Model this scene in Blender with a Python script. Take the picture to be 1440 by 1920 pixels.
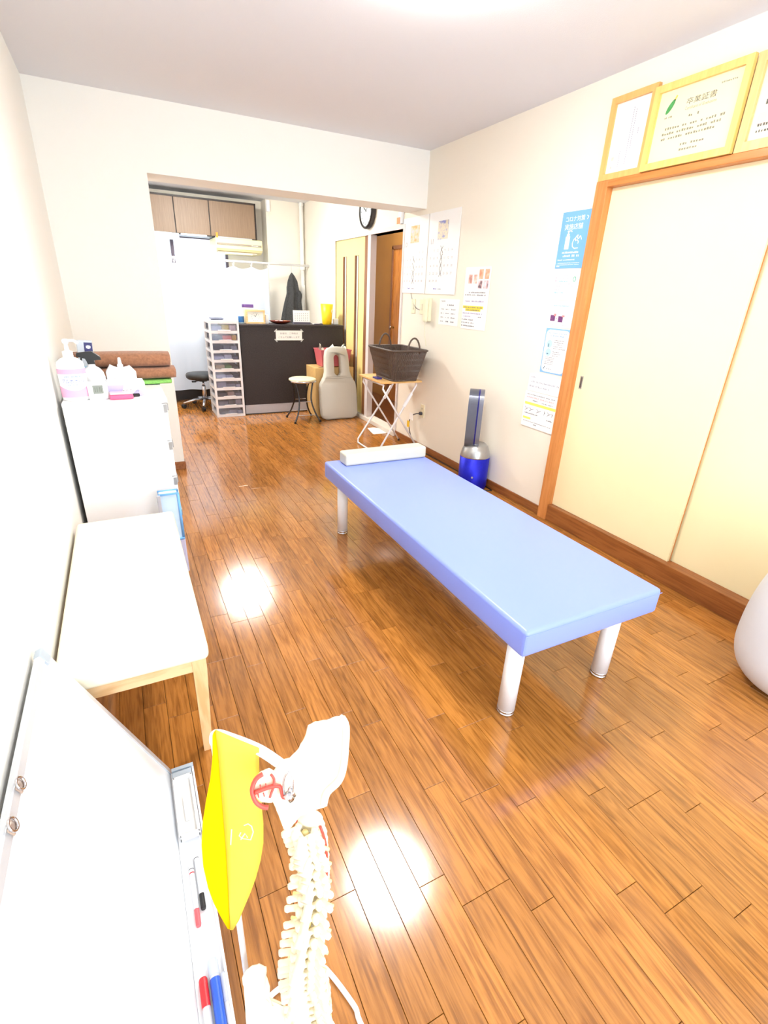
import bpy, bmesh, math, random
from mathutils import Vector, Matrix, Euler
for o in list(bpy.data.objects): bpy.data.objects.remove(o)
S = bpy.context.scene; COL = S.collection
PI = math.pi
def lin(c):
    return tuple(((v/255)/12.92 if v/255 <= .04045 else ((v/255+.055)/1.055)**2.4) for v in c)+(1.0,)
# ------------------------------------------------------------------ camera
F, YAW, PIT, ROL = 924.38, .4792, -.4163, .0431
CAM = Vector((.2997, 0, 1.352))
FW = Vector((math.sin(YAW)*math.cos(PIT), math.cos(YAW)*math.cos(PIT), math.sin(PIT)))
_r = Vector((math.cos(YAW), -math.sin(YAW), 0)); _u = _r.cross(FW)
RT = _r*math.cos(ROL)+_u*math.sin(ROL); UP = -_r*math.sin(ROL)+_u*math.cos(ROL)
cd = bpy.data.cameras.new('camera'); cam = bpy.data.objects.new('camera', cd); COL.objects.link(cam)
cd.sensor_fit = 'VERTICAL'; cd.sensor_height = 36; cd.lens = F/1920*36; cd.clip_start = .02
M = Matrix((RT, UP, -FW)).transposed().to_4x4(); M.translation = CAM; cam.matrix_world = M
S.camera = cam
def proj(p):
    v = Vector(p)-CAM; z = v.dot(FW)
    return (720+F*v.dot(RT)/z, 960-F*v.dot(UP)/z, z)
# ------------------------------------------------------------------ world, daylight, exposure
W = bpy.data.worlds.new('world'); S.world = W; W.use_nodes = True
bg = W.node_tree.nodes['Background']; bg.inputs[0].default_value = (.93, .97, 1, 1); bg.inputs[1].default_value = 1.6
def area(name, loc, rot, sx, sy, power, col):
    l = bpy.data.lights.new(name, 'AREA'); l.shape = 'RECTANGLE'; l.size = sx; l.size_y = sy; l.energy = power; l.color = col
    o = bpy.data.objects.new(name, l); COL.objects.link(o); o.location = loc; o.rotation_euler = rot; return o
area('balcony_daylight', (1.35, -1.02, 1.15), (PI/2, 0, 0), 2.2, 1.9, 52, (1, .985, .96))
area('kitchen_daylight', (1.2, 7.95, 1.4), (-PI/2, 0, 0), 1.4, .9, 10, (.93, .97, 1))
vs = S.view_settings; vs.view_transform = 'Standard'; vs.look = 'None'; vs.gamma = 1; vs.use_curve_mapping = False
vs.exposure = 0.52
LAMP_MAIN, LAMP_KITCHEN = 47.0, 70.0
# ------------------------------------------------------------------ materials
MATS = {}
def mat(name, rgb, rough=.5, metal=0, noise=0, nscale=30, bump=0, bscale=200, coat=0, emit=0, spec=.5, trans=0, sub=0, sheen=0):
    if name in MATS: return MATS[name]
    m = bpy.data.materials.new(name); m.use_nodes = True; nt = m.node_tree; b = nt.nodes['Principled BSDF']
    c = lin(rgb); b.inputs['Base Color'].default_value = c
    b.inputs['Roughness'].default_value = rough; b.inputs['Metallic'].default_value = metal
    b.inputs['Specular IOR Level'].default_value = spec
    if coat: b.inputs['Coat Weight'].default_value = coat; b.inputs['Coat Roughness'].default_value = .08
    if emit: b.inputs['Emission Color'].default_value = c; b.inputs['Emission Strength'].default_value = emit
    if trans: b.inputs['Transmission Weight'].default_value = trans
    if sheen: b.inputs['Sheen Weight'].default_value = sheen
    if noise or bump:
        tc = nt.nodes.new('ShaderNodeTexCoord')
    if noise:
        n = nt.nodes.new('ShaderNodeTexNoise'); n.inputs['Scale'].default_value = nscale; n.inputs['Detail'].default_value = 4
        nt.links.new(tc.outputs['Object'], n.inputs['Vector'])
        r = nt.nodes.new('ShaderNodeValToRGB'); e = r.color_ramp.elements
        e[0].position = .3; e[1].position = .7
        e[0].color = tuple(v*(1-noise) for v in c[:3])+(1,); e[1].color = tuple(min(1, v*(1+noise*.6)) for v in c[:3])+(1,)
        nt.links.new(n.outputs['Fac'], r.inputs[0]); nt.links.new(r.outputs[0], b.inputs['Base Color'])
    if bump:
        n2 = nt.nodes.new('ShaderNodeTexNoise'); n2.inputs['Scale'].default_value = bscale; n2.inputs['Detail'].default_value = 3
        nt.links.new(tc.outputs['Object'], n2.inputs['Vector'])
        bp = nt.nodes.new('ShaderNodeBump'); bp.inputs['Strength'].default_value = bump; bp.inputs['Distance'].default_value = .002
        nt.links.new(n2.outputs['Fac'], bp.inputs['Height']); nt.links.new(bp.outputs[0], b.inputs['Normal'])
    MATS[name] = m; return m
def woodmat(name, c1, c2, rough=.35, sx=40, sl=3, axis=1, coat=0, perpiece=False, strength=.5):
    if name in MATS: return MATS[name]
    m = bpy.data.materials.new(name); m.use_nodes = True; nt = m.node_tree; b = nt.nodes['Principled BSDF']; L = nt.links.new
    b.inputs['Roughness'].default_value = rough
    if perpiece: b.inputs['Specular IOR Level'].default_value = .75
    if coat: b.inputs['Coat Weight'].default_value = coat; b.inputs['Coat Roughness'].default_value = .12
    tc = nt.nodes.new('ShaderNodeTexCoord'); vec = tc.outputs['Object']; rnd = None
    if perpiece:
        oi = nt.nodes.new('ShaderNodeObjectInfo'); ge = nt.nodes.new('ShaderNodeNewGeometry')
        ad = nt.nodes.new('ShaderNodeMath'); ad.operation = 'ADD'; L(oi.outputs['Random'], ad.inputs[0]); L(ge.outputs['Random Per Island'], ad.inputs[1])
        fr = nt.nodes.new('ShaderNodeMath'); fr.operation = 'FRACT'; L(ad.outputs[0], fr.inputs[0]); rnd = fr.outputs[0]
        mu = nt.nodes.new('ShaderNodeMath'); mu.operation = 'MULTIPLY'; mu.inputs[1].default_value = 37.0; L(rnd, mu.inputs[0])
        va = nt.nodes.new('ShaderNodeVectorMath'); va.operation = 'ADD'; L(vec, va.inputs[0]); L(mu.outputs[0], va.inputs[1]); vec = va.outputs[0]
    mp = nt.nodes.new('ShaderNodeMapping'); sc = [sx, sx, sx]; sc[axis] = sl; mp.inputs['Scale'].default_value = sc; L(vec, mp.inputs['Vector'])
    n1 = nt.nodes.new('ShaderNodeTexNoise'); n1.inputs['Scale'].default_value = 1; n1.inputs['Detail'].default_value = 6; n1.inputs['Roughness'].default_value = .65; n1.inputs['Distortion'].default_value = .6
    L(mp.outputs[0], n1.inputs['Vector'])
    mp2 = nt.nodes.new('ShaderNodeMapping'); sc2 = [sx*.28]*3; sc2[axis] = sl*.8; mp2.inputs['Scale'].default_value = sc2; L(vec, mp2.inputs['Vector'])
    wv = nt.nodes.new('ShaderNodeTexNoise'); wv.inputs['Scale'].default_value = 1; wv.inputs['Detail'].default_value = 1.5; L(mp2.outputs[0], wv.inputs['Vector'])
    sn = nt.nodes.new('ShaderNodeMath'); sn.operation = 'MULTIPLY'; sn.inputs[1].default_value = 34; L(wv.outputs['Fac'], sn.inputs[0])
    si = nt.nodes.new('ShaderNodeMath'); si.operation = 'SINE'; L(sn.outputs[0], si.inputs[0])
    mx = nt.nodes.new('ShaderNodeMath'); mx.operation = 'MULTIPLY_ADD'; mx.inputs[1].default_value = .13*strength*2; L(si.outputs[0], mx.inputs[0]); L(n1.outputs['Fac'], mx.inputs[2])
    cr = nt.nodes.new('ShaderNodeValToRGB'); e = cr.color_ramp.elements
    e[0].position = .34; e[0].color = lin(c2); e[1].position = .6; e[1].color = lin(c1); L(mx.outputs[0], cr.inputs[0])
    out = cr.outputs[0]
    if rnd is not None:
        hv = nt.nodes.new('ShaderNodeHueSaturation'); mr = nt.nodes.new('ShaderNodeMapRange')
        mr.inputs['To Min'].default_value = .82; mr.inputs['To Max'].default_value = 1.10; L(rnd, mr.inputs[0]); L(mr.outputs[0], hv.inputs['Value']); L(out, hv.inputs['Color']); out = hv.outputs[0]
    L(out, b.inputs['Base Color'])
    bp = nt.nodes.new('ShaderNodeBump'); bp.inputs['Strength'].default_value = .06; bp.inputs['Distance'].default_value = .001; L(n1.outputs['Fac'], bp.inputs['Height']); L(bp.outputs[0], b.inputs['Normal'])
    MATS[name] = m; return m
def glassmat(name, rgb, gl=.12, rough=.05, alpha=0.0):
    # see-through sheet: transparent, a little gloss, optional milky diffuse share (alpha)
    if name in MATS: return MATS[name]
    m = bpy.data.materials.new(name); m.use_nodes = True; nt = m.node_tree; L = nt.links.new
    nt.nodes.remove(nt.nodes['Principled BSDF']); out = nt.nodes['Material Output']
    t = nt.nodes.new('ShaderNodeBsdfTransparent'); t.inputs[0].default_value = lin(rgb)
    g = nt.nodes.new('ShaderNodeBsdfGlossy'); g.inputs['Roughness'].default_value = rough
    d = nt.nodes.new('ShaderNodeBsdfDiffuse'); d.inputs[0].default_value = lin(rgb)
    m1 = nt.nodes.new('ShaderNodeMixShader'); m1.inputs[0].default_value = alpha; L(t.outputs[0], m1.inputs[1]); L(d.outputs[0], m1.inputs[2])
    m2 = nt.nodes.new('ShaderNodeMixShader'); m2.inputs[0].default_value = gl; L(m1.outputs[0], m2.inputs[1]); L(g.outputs[0], m2.inputs[2])
    L(m2.outputs[0], out.inputs[0]); MATS[name] = m; return m
def clothmat(name, rgb, transl=.4):
    m = bpy.data.materials.new(name); m.use_nodes = True; nt = m.node_tree; L = nt.links.new
    nt.nodes.remove(nt.nodes['Principled BSDF']); out = nt.nodes['Material Output']
    d = nt.nodes.new('ShaderNodeBsdfDiffuse'); d.inputs[0].default_value = lin(rgb)
    t = nt.nodes.new('ShaderNodeBsdfTranslucent'); t.inputs[0].default_value = lin(rgb)
    x = nt.nodes.new('ShaderNodeMixShader'); x.inputs[0].default_value = transl; L(d.outputs[0], x.inputs[1]); L(t.outputs[0], x.inputs[2]); L(x.outputs[0], out.inputs[0])
    MATS[name] = m; return m
M_WALL = mat('cream_wallpaper', (245, 238, 223), .85, bump=.35, bscale=260)
M_WALLW = mat('white_wallpaper', (247, 246, 240), .85, bump=.35, bscale=260)
M_CEIL = mat('ceiling_paper', (230, 232, 237), .9, bump=.4, bscale=200)
M_FLOOR = woodmat('oak_flooring', (184, 121, 55), (138, 85, 34), .13, 95, 4.5, 1, perpiece=True, strength=.2)
M_GAP = mat('floor_gap', (60, 32, 12), .6)
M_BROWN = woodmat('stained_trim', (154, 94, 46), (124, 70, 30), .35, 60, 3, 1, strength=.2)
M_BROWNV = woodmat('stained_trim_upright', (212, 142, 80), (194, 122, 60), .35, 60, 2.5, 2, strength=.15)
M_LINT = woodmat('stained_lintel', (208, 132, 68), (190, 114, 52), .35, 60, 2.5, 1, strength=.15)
M_DOOR = mat('cream_door', (246, 233, 188), .45, noise=.02, nscale=3)
M_YDOOR = mat('pale_yellow_door', (246, 226, 150), .45, noise=.03, nscale=4)
M_PAPER = mat('paper', (250, 250, 248), .7)
M_WHITE = mat('white_plastic', (246, 247, 250), .35, noise=.01)
M_WMETAL = mat('white_enamel', (245, 247, 252), .25, noise=.01)
M_CHROME = mat('chrome', (205, 205, 210), .18, 1, noise=.03)
M_ALU = mat('aluminium', (205, 208, 214), .35, .7, noise=.03)
M_BLACK = mat('black_plastic', (22, 22, 24), .4, noise=.1)
M_BLUE = mat('periwinkle_vinyl', (136, 156, 242), .36, bump=.12, bscale=500)
M_INK = mat('dark_ink', (70, 70, 78), .7, noise=.05)
M_GREYINK = mat('grey_ink', (112, 112, 122), .7, noise=.05)
M_GLASS = glassmat('window_glass', (245, 250, 255), .06)
# ------------------------------------------------------------------ mesh helpers
def obj(name, bm, m, parent=None, smooth=False, mats=None):
    me = bpy.data.meshes.new(name); bm.to_mesh(me); bm.free()
    for k in (mats or [m]): me.materials.append(k)
    if smooth:
        for p in me.polygons: p.use_smooth = True
    o = bpy.data.objects.new(name, me); COL.objects.link(o)
    if parent is not None: o.parent = parent
    return o
def tag(o, label, cat, group=None):
    o['label'] = label; o['category'] = cat
    if group: o['group'] = group
    return o
def thing(name, label, cat, loc=(0, 0, 0), rot=None, group=None, mw=None):
    o = bpy.data.objects.new(name, None); COL.objects.link(o); o.empty_display_size = .05
    if mw is not None: o.matrix_world = mw
    else:
        o.location = loc
        if rot is not None: o.rotation_euler = rot if not isinstance(rot, (int, float)) else (0, 0, rot)
    return tag(o, label, cat, group)
def struct(o): o['kind'] = 'structure'; return o
def sroot(name, loc=(0, 0, 0)):
    o = bpy.data.objects.new(name, None); COL.objects.link(o); o.location = loc; return struct(o)
def B(): return bmesh.new()
def box(bm, x0, x1, y0, y1, z0, z1, bev=0, seg=2, mx=None):
    r = bmesh.ops.create_cube(bm, size=1); vs_ = r['verts']
    for v in vs_: v.co = Vector(((x0+x1)/2+v.co.x*(x1-x0), (y0+y1)/2+v.co.y*(y1-y0), (z0+z1)/2+v.co.z*(z1-z0)))
    if bev:
        es = list({e for v in vs_ for e in v.link_edges})
        rr = bmesh.ops.bevel(bm, geom=es, offset=bev, segments=seg, affect='EDGES', profile=.5); vs_ = list({v for f in rr['faces'] for v in f.verts} | {v for v in vs_ if v.is_valid})
    if mx is not None:
        for v in vs_: v.co = mx @ v.co
    return bm
def boxo(name, dims, m, parent=None, bev=0, seg=2, mx=None):
    return obj(name, box(B(), *dims, bev=bev, seg=seg, mx=mx), m, parent, smooth=False)
def lathe(bm, prof, cx=0, cy=0, n=28, sx=1, sy=1, mx=None):
    rings = []
    for r, z in prof:
        if r < 1e-6: rings.append([bm.verts.new((cx, cy, z))])
        else: rings.append([bm.verts.new((cx+r*sx*math.cos(2*PI*i/n), cy+r*sy*math.sin(2*PI*i/n), z)) for i in range(n)])
    for a, b in zip(rings, rings[1:]):
        for i in range(n):
            j = (i+1) % n
            if len(a) == 1 and len(b) == 1: continue
            if len(a) == 1: bm.faces.new((a[0], b[j], b[i]))
            elif len(b) == 1: bm.faces.new((a[i], a[j], b[0]))
            else: bm.faces.new((a[i], a[j], b[j], b[i]))
    if len(rings[0]) > 1: bm.faces.new(list(reversed(rings[0])))
    if len(rings[-1]) > 1: bm.faces.new(rings[-1])
    if mx is not None:
        for rg in rings:
            for v in rg: v.co = mx @ v.co
    return bm
def cyl(bm, r, z0, z1, cx=0, cy=0, n=20, mx=None): return lathe(bm, [(r, z0), (r, z1)], cx, cy, n, mx=mx)
def tube(bm, pts, r, n=10, closed=False, rs=None):
    pts = [Vector(p) for p in pts]; k = len(pts); rings = []; prev = None
    for i, p in enumerate(pts):
        if closed: t = pts[(i+1) % k]-pts[i-1]
        else: t = pts[min(i+1, k-1)]-pts[max(i-1, 0)]
        t.normalize()
        if prev is None:
            a = Vector((0, 0, 1)) if abs(t.z) < .9 else Vector((1, 0, 0)); u = t.cross(a).normalized()
        else:
            u = (prev-t*prev.dot(t))
            u = u.normalized() if u.length > 1e-6 else t.orthogonal().normalized()
        prev = u; w = t.cross(u); rr = rs[i] if rs else r
        rings.append([bm.verts.new(p+(u*math.cos(2*PI*j/n)+w*math.sin(2*PI*j/n))*rr) for j in range(n)])
    m = k if closed else k-1
    for i in range(m):
        a, b = rings[i], rings[(i+1) % k]
        for j in range(n): bm.faces.new((a[j], a[(j+1) % n], b[(j+1) % n], b[j]))
    if not closed: bm.faces.new(list(reversed(rings[0]))); bm.faces.new(rings[-1])
    return bm
def smoothpts(P, n=6):
    P = [Vector(p) for p in P]; out = []
    for i in range(len(P)-1):
        p0, p1, p2, p3 = P[max(i-1, 0)], P[i], P[i+1], P[min(i+2, len(P)-1)]
        for k in range(n):
            t = k/n; out.append(.5*((2*p1)+(p2-p0)*t+(2*p0-5*p1+4*p2-p3)*t*t+(3*p1-p0-3*p2+p3)*t**3))
    out.append(P[-1]); return out
def prism(bm, poly, z0, z1, mx=None, bev=0):
    a = [bm.verts.new((x, y, z0)) for x, y in poly]; b = [bm.verts.new((x, y, z1)) for x, y in poly]; n = len(poly)
    fs = [bm.faces.new(list(reversed(a))), bm.faces.new(b)]
    for i in range(n): fs.append(bm.faces.new((a[i], a[(i+1) % n], b[(i+1) % n], b[i])))
    vs_ = a+b
    if bev:
        es = [e for e in fs[1].edges]+[e for e in fs[0].edges]
        rr = bmesh.ops.bevel(bm, geom=es, offset=bev, segments=3, affect='EDGES', profile=.5); vs_ = list({v for f in rr['faces'] for v in f.verts} | {v for v in vs_ if v.is_valid})
    if mx is not None:
        for v in vs_: v.co = mx @ v.co
    return bm
def quad(bm, x0, x1, y0, y1, z=0):
    bm.faces.new([bm.verts.new(p) for p in ((x0, y0, z), (x1, y0, z), (x1, y1, z), (x0, y1, z))])
def disc(bm, cx, cy, r, z=0, n=20, sx=1, sy=1):
    bm.faces.new([bm.verts.new((cx+r*sx*math.cos(2*PI*i/n), cy+r*sy*math.sin(2*PI*i/n), z)) for i in range(n)])
def stroke(bm, pts, w, z=0):
    for (x0, y0), (x1, y1) in zip(pts, pts[1:]):
        d = Vector((x1-x0, y1-y0)); L_ = d.length or 1; nx, ny = -d.y/L_*w/2, d.x/L_*w/2
        bm.faces.new([bm.verts.new(p) for p in ((x0+nx, y0+ny, z), (x0-nx, y0-ny, z), (x1-nx, y1-ny, z), (x1+nx, y1+ny, z))])
_TX = {}
def textgeo(body):
    if body not in _TX:
        c = bpy.data.curves.new('t', 'FONT'); c.body = body; c.resolution_u = 2; o = bpy.data.objects.new('t', c); COL.objects.link(o)
        bpy.context.view_layer.update(); dg = bpy.context.evaluated_depsgraph_get()
        me = bpy.data.meshes.new_from_object(o.evaluated_get(dg)); vv = [(v.co.x, v.co.y) for v in me.vertices]; ff = [tuple(p.vertices) for p in me.polygons]
        bpy.data.objects.remove(o); bpy.data.curves.remove(c); bpy.data.meshes.remove(me); _TX[body] = (vv, ff)
    return _TX[body]
def text(bm, body, x, y, size=None, width=None, align='L', z=0, hs=1.0):
    vv, ff = textgeo(body); xs = [v[0] for v in vv]; x0, x1 = min(xs), max(xs)
    s = width/(x1-x0) if width else size; sy = s if not (width and size) else size
    off = x-(x0*s if align == 'L' else (x0+x1)/2*s)
    V = [bm.verts.new((off+vx*s, y+vy*sy, z)) for vx, vy in vv]
    for f in ff:
        try: bm.faces.new([V[i] for i in f])
        except ValueError: pass
def dashes(bm, rng, x0, x1, y, h, z=0, cw=None):
    # an unreadable line of small print: separate character-sized marks
    cw = cw or h; x = x0
    while x+cw*.8 < x1:
        if rng.random() < .9:
            hh = h*rng.uniform(.6, 1); quad(bm, x, x+cw*rng.uniform(.5, .85), y, y+hh, z)
        x += cw*1.05
def child(name, bm, m, parent, **k): return obj(name, bm, m, parent, **k)
def on_right_wall(y, z, off=.0): # local x runs toward the camera end of the room, local y up, local z out of the wall
    m = Matrix(((0, 0, -1), (-1, 0, 0), (0, 1, 0))).to_4x4(); m.translation = (XR-off, y, z); return m
def facing_front(x, y, z):      # local x = room x, local y up, local z toward the camera end
    m = Matrix(((1, 0, 0), (0, 0, -1), (0, 1, 0))).to_4x4(); m.translation = (x, y, z); return m
XR, YP, HC, YB = 2.694, 4.08, 2.4, -.9
YK = 7.3      # kitchen far wall
# ================================================================== SETTING
fl = struct(obj('floor', box(B(), -.1, XR+.1, YB-.1, 7.7, -.06, -.006), M_GAP))
PW = .0733
pieces = []
for k in range(-9, 29):
    m_ = (k-1)//2; first = (k-1) % 2 == 0
    xa, xb = max(.613+PW*k, 0.0), min(.613+PW*(k+1), XR)
    if xb-xa < .006: continue
    d0 = .30+.225*(m_ % 4); cuts = []
    for q in range(-3, 9):
        cuts += [d0+.9*q, d0+.9*q+(.595 if first else .305)]
    cuts = sorted(cuts); cuts = [YB]+[c for c in cuts if YB+.02 < c < 7.53]+[7.55]
    for a, b in zip(cuts, cuts[1:]): pieces.append((xa, xb, a, b))
def parea(p):
    pts = [(p[0], p[2]), (p[1], p[2]), (p[1], p[3]), (p[0], p[3])]; out = []
    for x, y in pts:
        v = Vector((x, y, 0))-CAM
        if v.dot(FW) < .05: return 0
        u = proj((x, y, 0)); out.append((min(max(u[0], 0), 1440), min(max(u[1], 0), 1920)))
    return abs(sum(out[i][0]*out[(i+1) % 4][1]-out[(i+1) % 4][0]*out[i][1] for i in range(4)))/2
def plankmesh(bm, x0, x1, y0, y1):
    g, c, d = .0006, .0006, .0060; x0 += g; x1 -= g; y0 += g; y1 -= g
    R = [[bm.verts.new(p) for p in ((x0+i, y0+i, z), (x1-i, y0+i, z), (x1-i, y1-i, z), (x0+i, y1-i, z))] for i, z in ((0, -d), (0, -.0008), (c, 0))]
    for a, b in zip(R, R[1:]):
        for i in range(4): bm.faces.new((a[i], a[(i+1) % 4], b[(i+1) % 4], b[i]))
    bm.faces.new(R[2])
pieces.sort(key=parea, reverse=True)
_pm = {}
for p in pieces[:300]:
    key = (round(p[1]-p[0], 4), round(p[3]-p[2], 3))
    if key not in _pm:
        bm = B(); plankmesh(bm, -(p[1]-p[0])/2, (p[1]-p[0])/2, -(p[3]-p[2])/2, (p[3]-p[2])/2)
        me = bpy.data.meshes.new('plank'); bm.to_mesh(me); bm.free(); me.materials.append(M_FLOOR); _pm[key] = me
    o = bpy.data.objects.new('plank', _pm[key]); COL.objects.link(o); o.parent = fl; o.location = ((p[0]+p[1])/2, (p[2]+p[3])/2, 0)
bm = B()
for p in pieces[300:]: plankmesh(bm, *p)
o = obj('planks', bm, M_FLOOR, fl); o['kind'] = 'stuff'
struct(obj('ceiling', box(B(), -.1, XR+.1, YB-.1, 7.7, HC, HC+.1), M_CEIL))
struct(obj('wall_left', box(B(), -.1, 0, YB-.1, 7.7, -.05, HC+.05), M_WALLW))
# right wall with the closet niche and the doorway
DY0, DY1, DZ = 4.45, 6.12, 1.89
bm = B()
box(bm, XR, XR+.1, YB-.1, .36, -.05, HC+.05)
box(bm, XR, XR+.1, .36, 2.24, 1.92, HC+.05)
box(bm, XR, XR+.1, 2.24, DY0, -.05, HC+.05)
box(bm, XR, XR+.1, DY0, DY1, DZ, HC+.05)
box(bm, XR, XR+.1, DY1, 7.7, -.05, HC+.05)
struct(obj('wall_right', bm, M_WALL))
# partition: short wall on the left plus the beam that crosses the room
bm = B(); box(bm, 0, .5954, YP, YP+.2, 0, HC); box(bm, .5954, XR, YP, YP+.29, 2.004, HC)
struct(obj('wall_partition', bm, M_WALLW))
# far wall of the kitchen: pier on the right, recess with window on the left
WX0, WX1, WZ0, WZ1 = .35, 1.72, 1.0, 1.94
bm = B(); box(bm, 2.19, XR, YK, 7.7, 0, HC)
box(bm, 0, WX0, 7.55, 7.65, 0, HC); box(bm, WX1, 2.19, 7.55, 7.65, 0, HC); box(bm, WX0, WX1, 7.55, 7.65, 0, WZ0); box(bm, WX0, WX1, 7.55, 7.65, WZ1, HC)
struct(obj('wall_far', bm, M_WALL))
# wall behind the camera with the balcony window
BX0, BX1, BZ = .25, 2.45, 2.05
bm = B(); box(bm, 0, BX0, YB-.1, YB, 0, HC); box(bm, BX1, XR, YB-.1, YB, 0, HC); box(bm, BX0, BX1, YB-.1, YB, BZ, HC); box(bm, BX0, BX1, YB-.1, YB, -.05, .04)
struct(obj('wall_back', bm, M_WALLW))
def window(name, x0, x1, z0, z1, y, nmid, M_ALU=M_ALU):
    w = sroot(name, (x0, y, z0)); t = .035
    for n_, d in (('frame_rail', (0, x1-x0, -.03, .03, 0, t)), ('frame_rail', (0, x1-x0, -.03, .03, z1-z0-t, z1-z0)), ('frame_stile', (0, t, -.03, .03, t, z1-z0-t)), ('frame_stile', (x1-x0-t, x1-x0, -.03, .03, t, z1-z0-t))):
        boxo(n_, d, M_ALU, w)
    xs = [t+(x1-x0-2*t)*i/(nmid+1) for i in range(nmid+2)]
    for i in range(nmid): boxo('frame_stile', (xs[i+1]-.02, xs[i+1]+.02, -.025, .025, t, z1-z0-t), M_ALU, w)
    for a, b in zip(xs, xs[1:]): boxo('pane', (a, b, -.004, .004, t, z1-z0-t), M_GLASS, w)
window('window_1', BX0, BX1, .04, BZ, YB-.05, 1)
window('window_2', WX0, WX1, WZ0, WZ1, 7.6, 1, mat('bronze_window_frame', (110, 100, 112), .5, .3, noise=.04))
# skirting on the right wall
struct(obj('baseboard_right', box(B(), XR-.012, XR, 2.29, DY0-.03, 0, .062, .002, 1), M_BROWN))
struct(obj('baseboard_left', box(B(), 0, .012, 4.3, 6.9, 0, .062, .002, 1), M_BROWN))
struct(obj('baseboard_partition', box(B(), .02, .604, YP-.012, YP, 0, .062, .002, 1), M_BROWN))
# closet frame and doors
tr = sroot('trim_1', (XR, 2.24, 0))
boxo('post', (-.03, .07, -.04, .035, 0, 1.936), M_BROWNV, tr, .003)
boxo('lintel', (-.032, .07, -1.98, -.04, 1.904, 1.936), M_LINT, tr, .003)
boxo('sill', (-.024, .09, -1.98, -.04, 0, .112), M_BROWN, tr, .003)
boxo('post', (-.03, .07, -1.98, -1.92, .112, 1.904), M_BROWNV, tr, .003)
def closet_door(name, y0, y1, dx, hy):
    d = sroot(name, (XR+dx, y0, .112)); boxo('panel', (0, .022, 0, y1-y0, 0, 1.792), M_DOOR, d, .0015, 1)
    bm = B(); box(bm, -.0012, .0, hy-.011, hy+.011, .765, .84)
    g = obj('handle', bm, M_CHROME, d); boxo('recess', (-.0016, -.0012, hy-.005, hy+.007, .772, .833), mat('recess_shadow_metal', (120, 118, 115), .4, .8), g)
    return d
closet_door('door_1', 1.355, 2.2, .012, .80)
closet_door('door_2', .32, 1.375, .042, .05)
boxo('edge_strip', (.0165, .021, -.003, 0, 0, 1.792), M_BROWNV, bpy.data.objects['door_1'])
struct(obj('wall_closet', box(B(), XR+.1, XR+.12, .2, 2.4, 0, 2.0), M_WALL))
# kitchen doorway: pale casing, sliding door with two glass slots, threshold, corridor
M_CASE = mat('pale_casing', (222, 214, 212), .5, noise=.02); M_DKB = woodmat('dark_brown_edge', (146, 98, 62), (120, 78, 46), .4, 60, 4, 2, strength=.2)
tr = sroot('trim_2', (XR, DY0, 0))
boxo('casing_head', (-.012, .1, -.03, DY1-DY0+.03, DZ-.0, DZ+.035), M_CASE, tr)
boxo('casing_side', (-.012, .1, -.03, 0, 0, DZ), M_CASE, tr)
boxo('casing_side', (-.012, .1, DY1-DY0, DY1-DY0+.03, 0, DZ), M_CASE, tr)
boxo('door_post', (-.006, .06, .69, .76, .045, DZ), M_CASE, tr)
boxo('door_stop', (0.0, .06, .76, .845, .045, DZ), M_DKB, tr)
boxo('threshold', (-.03, .1, -.03, DY1-DY0+.03, 0, .045), mat('threshold_stone', (226, 218, 206), .5, noise=.03), tr, .003)
d = sroot('door_3', (XR+.005, DY0+.845, .045)); DW = DY1-DY0-.845; DH = DZ-.045
sl = [(.16, .27), (.50, .61)]
bm = B(); ys = [0]+[v for s_ in sl for v in s_]+[DW]
for a, b in ((0, sl[0][0]), (sl[0][1], sl[1][0]), (sl[1][1], DW)): box(bm, 0, .035, a, b, 0, DH)
for a, b in sl: box(bm, 0, .035, a, b, 0, .18); box(bm, 0, .035, a, b, DH-.17, DH)
obj('panel', bm, M_YDOOR, d)
for a, b in sl:
    g = boxo('glass_slot', (.014, .02, a, b, .18, DH-.17), mat('frosted_slot_glass', (214, 222, 216), .3, noise=.03), d)
    boxo('slot_frame', (-.003, .03, b-.022, b, .18, DH-.17), M_DKB, g); boxo('slot_frame', (-.003, .03, a, a+.01, .18, DH-.17), M_DKB, g)
M_CORR = mat('corridor_brown', (178, 132, 66), .6, noise=.05, nscale=6)
struct(obj('wall_corridor', box(B(), 3.55, 3.65, 4.0, 8.2, 0, HC), M_CORR))
struct(obj('wall_corridor_end', box(B(), XR+.1, 3.65, 8.2, 8.3, 0, HC), M_CORR))
struct(obj('wall_corridor_near', box(B(), XR+.1, 3.65, 3.9, 4.0, 0, HC), M_CORR))
struct(obj('floor_corridor', box(B(), XR+.1, 3.65, 3.9, 8.3, -.06, 0), woodmat('corridor_floor', (120, 70, 34), (84, 46, 20), .3, 50, 3, 1)))
struct(obj('ceiling_corridor', box(B(), XR+.1, 3.65, 3.9, 8.3, HC, HC+.1), M_CEIL))
d = sroot('door_4', (3.55, 5.62, 0))
boxo('panel', (-.02, 0, 0, .62, 0, 1.87), woodmat('corridor_door_wood', (212, 146, 66), (190, 122, 50), .4, 40, 3, 2), d)
for dd in ((-.035, 0, .62, .66, 0, 1.9), (-.035, 0, -.04, 0, 0, 1.9), (-.035, 0, -.04, .66, 1.87, 1.91)): boxo('frame', dd, M_DKB, d)
bm = B(); lathe(bm, [(.012, 0), (.012, .03), (.024, .045), (.022, .06), (0, .065)], n=14, mx=Matrix.Translation((-.02, .55, .95)) @ Euler((0, -PI/2, 0)).to_matrix().to_4x4()); obj('door_knob', bm, M_CHROME, d, smooth=True)
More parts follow.
